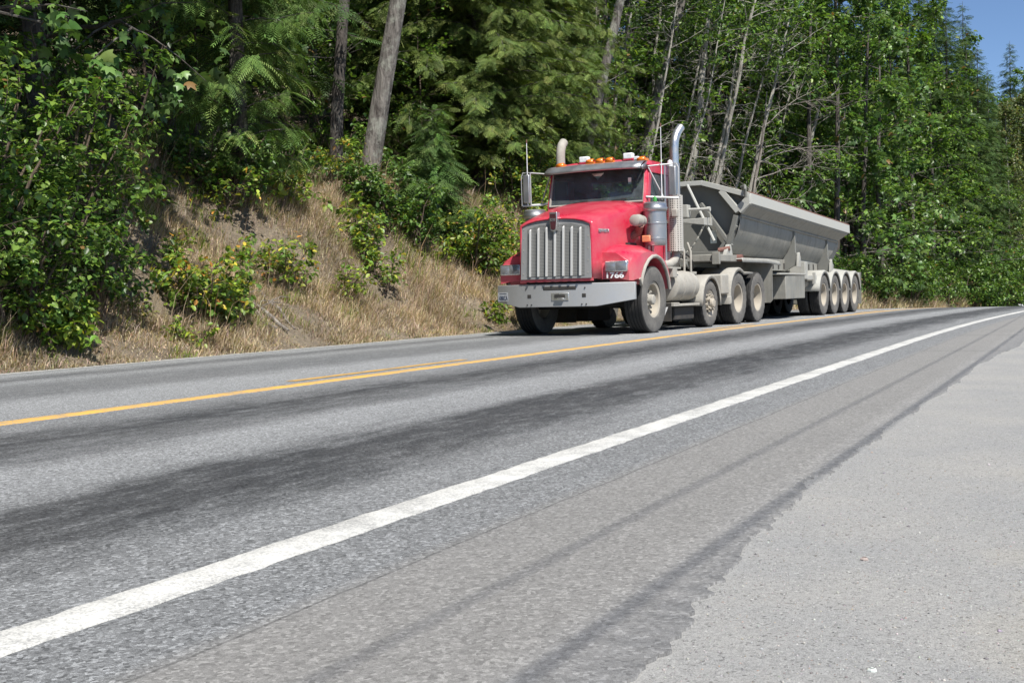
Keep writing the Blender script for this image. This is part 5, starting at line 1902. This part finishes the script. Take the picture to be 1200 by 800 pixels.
for px, t, key, sc in ((1010, -11.9, 'bush0', .9), (1024, -11.9, 'bush0', 1.0), (1040, -12.0, 'bush0', .8), (1062, -12.1, 'bush0', 1.0), (1082, -12.0, 'bush0', .9), (1100, -11.8, 'bush0', 1.1),
                       (1116, -11.7, 'bush0', 1.1), (1132, -11.6, 'bush0', 1.2), (1146, -11.6, 'bush0', 1.3), (1158, -11.6, 'bush0', 1.2), (1170, -11.7, 'bush0', 1.2), (1182, -12.2, 'bush0', 1.4), (1194, -12.6, 'bush0', 1.4),
                       (690, -13.2, 'bush0', .75), (725, -13.6, 'bush0', .7), (905, -12.5, 'bush0', .8), (940, -12.6, 'bush0', .9), (975, -12.3, 'bush0', .9)):
    put(key, spot(px, t), sc)
for px, t in ((660, -16.6), (705, -17.0), (722, -15.5), (735, -18.0), (770, -17.2), (786, -15.5), (815, -18.5), (850, -17.0), (858, -15.6), (885, -15.2), (905, -14.6), (918, -16.0), (700, -20), (745, -21), (790, -20.5), (880, -18.5), (650, -20.0), (620, -17.5), (345, -17.5), (372, -18.5), (420, -18.8), (180, -15.5), (240, -16.5), (500, -16.0)):
    put('sap%d' % int(rngF.integers(2)), spot(px, t), rngF.uniform(.75, 1.25))
# the wood behind, filled at random with a minimum spacing
pts = []
tries = 0
while len(pts) < 150 and tries < 9000:
    tries += 1
    Y = rngF.uniform(2, 125)
    t = -rngF.uniform(17.5, 40) if Y < 60 else -rngF.uniform(15.5, 34)
    x = t + float(road_c(Y))
    if all((x - a) ** 2 + (Y - b_) ** 2 > 2.9 ** 2 for a, b_, _ in pts):
        pts.append((x, Y, t))
for x, Y, t in pts:
    back = t < -24
    key = rngF.choice(['fir0', 'fir1', 'leaf1', 'leaf0', 'tall0', 'tall1', 'leaf2'], p=[.2, .2, .16, .08, .14, .14, .08] if not back else [.28, .28, .14, .05, .1, .1, .05])
    lim = 1.0
    if Y > 62: lim = .72
    put(str(key), (x, Y), lim * rngF.uniform(.85, 1.15))
for key in list(stock):
    if not stock[key][1]:
        for ch in list(stock[key][0].children): bpy.data.objects.remove(ch)
        bpy.data.objects.remove(stock[key][0])

# --- dry grass and stalks on the bank
rng = np.random.default_rng(21)
def blades(n, ylo, yhi, tlo, thi, lmin, lmax, wid, pal, wts, upright, ypow=1.0, clump=0.0, mask=True):
    Y = ylo + (yhi - ylo) * rng.random(n) ** ypow
    t = rng.uniform(tlo, thi, n)
    if clump > 0:
        nc = n // 40
        ci = rng.integers(0, nc, n)
        cy = ylo + (yhi - ylo) * rng.random(nc) ** ypow
        ct = rng.uniform(tlo, thi, nc)
        Y = cy[ci] + rng.normal(0, clump, n); t = np.clip(ct[ci] + rng.normal(0, clump, n), tlo, thi)
        tone = rng.uniform(.7, 1.2, nc)[ci]
    else:
        tone = np.ones(n)
    pm = np.sin(Y * 1.9 + 2.1 * np.sin(t * 1.6)) + np.sin(t * 3.1 + 1.7 * np.sin(Y * 1.2 + 1)) + .8 * np.sin(Y * 5.3 - t * 4.1)
    kp = (not mask) | (rng.random(n) < np.clip(.86 + .22 * pm, .45, 1))
    Y, t, tone, pm = Y[kp], t[kp], tone[kp], pm[kp]
    n = len(Y)
    tone = tone * np.clip(1 + .10 * np.sin(Y * 2.7 + t * 1.1) + .10 * np.sin(t * 2.2 - Y), .6, 1.3)
    X = t + road_c(Y)
    Z = terrain(X, Y) - .01
    L = rng.uniform(lmin, lmax, n) * np.clip(.85 + .28 * pm, .35, 1.5) * (.55 + .45 * np.clip((LEFT - t) / .8, 0, 1))
    a = rng.uniform(0, 6.28, n)
    ln = rng.uniform(.1, 1.0, n) ** 1.3 * 1.2 / upright
    d0 = np.stack([np.cos(a) * ln * .5 + .25, np.sin(a) * ln * .5, np.ones(n)], -1)
    d1 = np.stack([np.cos(a) * ln * 1.6 + .35, np.sin(a) * ln * 1.6, np.full(n, .55)], -1)
    P0 = np.stack([X, Y, Z], -1)
    P1 = P0 + unit(d0) * (L * .55)[:, None]
    P2 = P1 + unit(d1) * (L * .45)[:, None]
    sd = np.stack([np.cos(a + 1.57 + rng.normal(0, .5, n)), np.sin(a + 1.57), np.zeros(n)], -1)
    w = (wid * rng.uniform(.6, 1.4, n))[:, None]
    V = np.stack([P0 - sd * w, P0 + sd * w, P1 + sd * w * .8, P1 - sd * w * .8, P2 + sd * w * .15, P2 - sd * w * .15], 1).reshape(-1, 3)
    b0 = np.arange(n) * 6
    Q = np.concatenate([np.stack([b0, b0 + 1, b0 + 2, b0 + 3], -1), np.stack([b0 + 3, b0 + 2, b0 + 4, b0 + 5], -1)])
    C = np.repeat(palette(rng, n, pal, wts, .2) * tone[:, None], 6, axis=0)
    return V, Q, C


DRY = [(.49, .39, .26), (.39, .295, .215), (.56, .47, .33), (.33, .235, .19), (.21, .24, .085)]
g = join_np([blades(175000, 7, 36, -15.6, -10.5, .09, .32, .0036, DRY, [4, 3, 2, 3, .6], .75, 1.25, .14),
             blades(60000, 7, 36, -15.4, -10.5, .06, .20, .006, [(.38, .29, .22), (.47, .38, .28), (.28, .205, .16)], [2, 2, 1], .35, 1.2, mask=False),
             blades(26000, 30, 75, -14.0, -10.45, .25, .7, .011, DRY, [4, 3, 3, 2, .8], 1.3, 1.2, .25),
             blades(45000, 7, 36, -15.4, -10.6, .15, .45, .0032, [(.42, .34, .28), (.33, .25, .21), (.50, .43, .35)], [2, 2, 1], .22, 1.2, .2, mask=False),
             blades(5000, 8, 30, -14.5, -10.6, .15, .4, .006, [(.10, .16, .03), (.16, .20, .04)], [1, 1], 1.0, 1.2, .10),
             blades(2200, 8, 34, -15, -10.8, .5, .95, .004, [(.25, .17, .12), (.36, .27, .18)], [1, 1], 3.0, 1.2),
             blades(9000, 8, 30, -10.75, -10.45, .06, .2, .006, DRY, [4, 2, 3, 2, 1], 1.2, 1.2, .1)])
o = bpy.data.objects.new('dry_grass', np_mesh('dry_grass', *g[:2], M['grass'], g[2]))
COL.objects.link(o)
tag(o, 'dry tan grass and withered stalks covering the roadside bank', 'grass', kind='stuff')
g = join_np([blades(16000, 8, 34, -19, -14.6, .2, .6, .009, [(.05, .085, .025), (.09, .12, .035), (.12, .09, .06)], [3, 2, 2], 1.2, 1.1, .3)])
o = bpy.data.objects.new('undergrowth', np_mesh('undergrowth', *g[:2], M['grass'], g[2]))
COL.objects.link(o)
tag(o, 'dim tangled undergrowth on the forest floor above the bank', 'undergrowth', kind='stuff')

# --- grey fallen branches lying down the bank
rngb = np.random.default_rng(8)
for i, (px0, py0, px1, py1, r_) in enumerate(((282, 358, 336, 408, .045), (275, 372, 322, 409, .03), (300, 368, 345, 406, .03), (268, 362, 310, 404, .022))):
    pa, pb_ = spot(px0, -11.75 - .1 * i), spot(px1, -10.95 - .05 * i)
    pa[2] += .07; pb_[2] += .05
    pp = [pa + (pb_ - pa) * k / 5 + rngb.normal(0, .02, 3) for k in range(6)]
    root = empty('fallen_branch', tuple(pa))
    tag(root, ('thick grey dead branch lying down the bank by the brambles', 'thin grey dead branch beside the thick one on the bank', 'split grey stick lying across the foot of the bank', 'short grey stick next to the bramble stems')[i], 'branch')
    MB().tube([q - pa for q in pp], [r_, r_ * .95, r_ * .9, r_ * .8, r_ * .65, r_ * .4], 7).build('limb', M['twig'], root)
    mb = MB()
    q = pp[2] - pa
    mb.tube([q, q + np.array([.05, .25, .08]), q + np.array([.1, .45, .06])], [r_ * .4, r_ * .3, r_ * .1], 5)
    mb.build('twig', M['twig'], root)

# --- guard rail past the crest
gr = empty('guard_rail', (float(road_c(74)) + LEFT + .1, 74, float(road_z(74))))
tag(gr, 'low galvanised guard rail on the outside of the bend past the crest', 'guard rail')
gl = np.array(gr.location)
mb = MB()
prof = [(0, .45), (.05, .50), (.05, .56), (0, .61), (.05, .66), (.05, .72), (0, .77)]
rows = []
for y in np.arange(74, 110.1, 2.0):
    rows.append([np.array([float(road_c(y)) + LEFT + .1 + a, y, float(road_z(y)) + z]) - gl for a, z in prof])
mb.grid(rows).build('rail', M['galv'], gr, solid=.006)
for y in np.arange(75, 110, 4.0):
    x = float(road_c(y)) + LEFT + .0; z = float(road_z(y))
    MB().box(x - .09 - gl[0], x + .03 - gl[0], y - .07 - gl[1], y + .07 - gl[1], z - .1 - gl[2], z + .72 - gl[2]).build('post', M['pole'], gr)

# --- power line along the shoulder: its cables shade the asphalt edge
for i, (x, y) in enumerate(((1.5, -34.0), (1.5, 52.0))):
    root = empty('utility_pole', (x, y, gz(x, y)))
    tag(root, ('brown wooden utility pole at the back of the gravel shoulder', 'brown wooden utility pole past the crest of the road')[i], 'pole', 'utility poles along the shoulder')
    MB().tube([(0, 0, -.3), (0, 0, 4.5), (0, 0, 8.6)], [.16, .14, .11], 14).build('shaft', M['pole'], root)
    MB().box(-.9, .9, -.05, .05, 5.1, 5.22).build('crossarm', M['pole'], root, bevel=.01)
for k_, (X0, hz, r_) in enumerate(((1.33, 5.2, .0055), (1.69, 5.2, .008))):
    mb = MB()
    mb.tube([(X0 + .0 * y, y, hz - .45 + .45 * ((y - 9) / 43.0) ** 2 - .0) for y in np.linspace(-34, 52, 30)], r_, 8)
    tag(mb.build('power_cable', M['cable']), ('black bundled cable strung between poles over the shoulder', 'thicker black cable strung on the outer side of the crossarms')[k_], 'cable', 'cables of the power line')
print('leaf triangles', LEAF_COUNT[0], 'objects', len(bpy.data.objects))
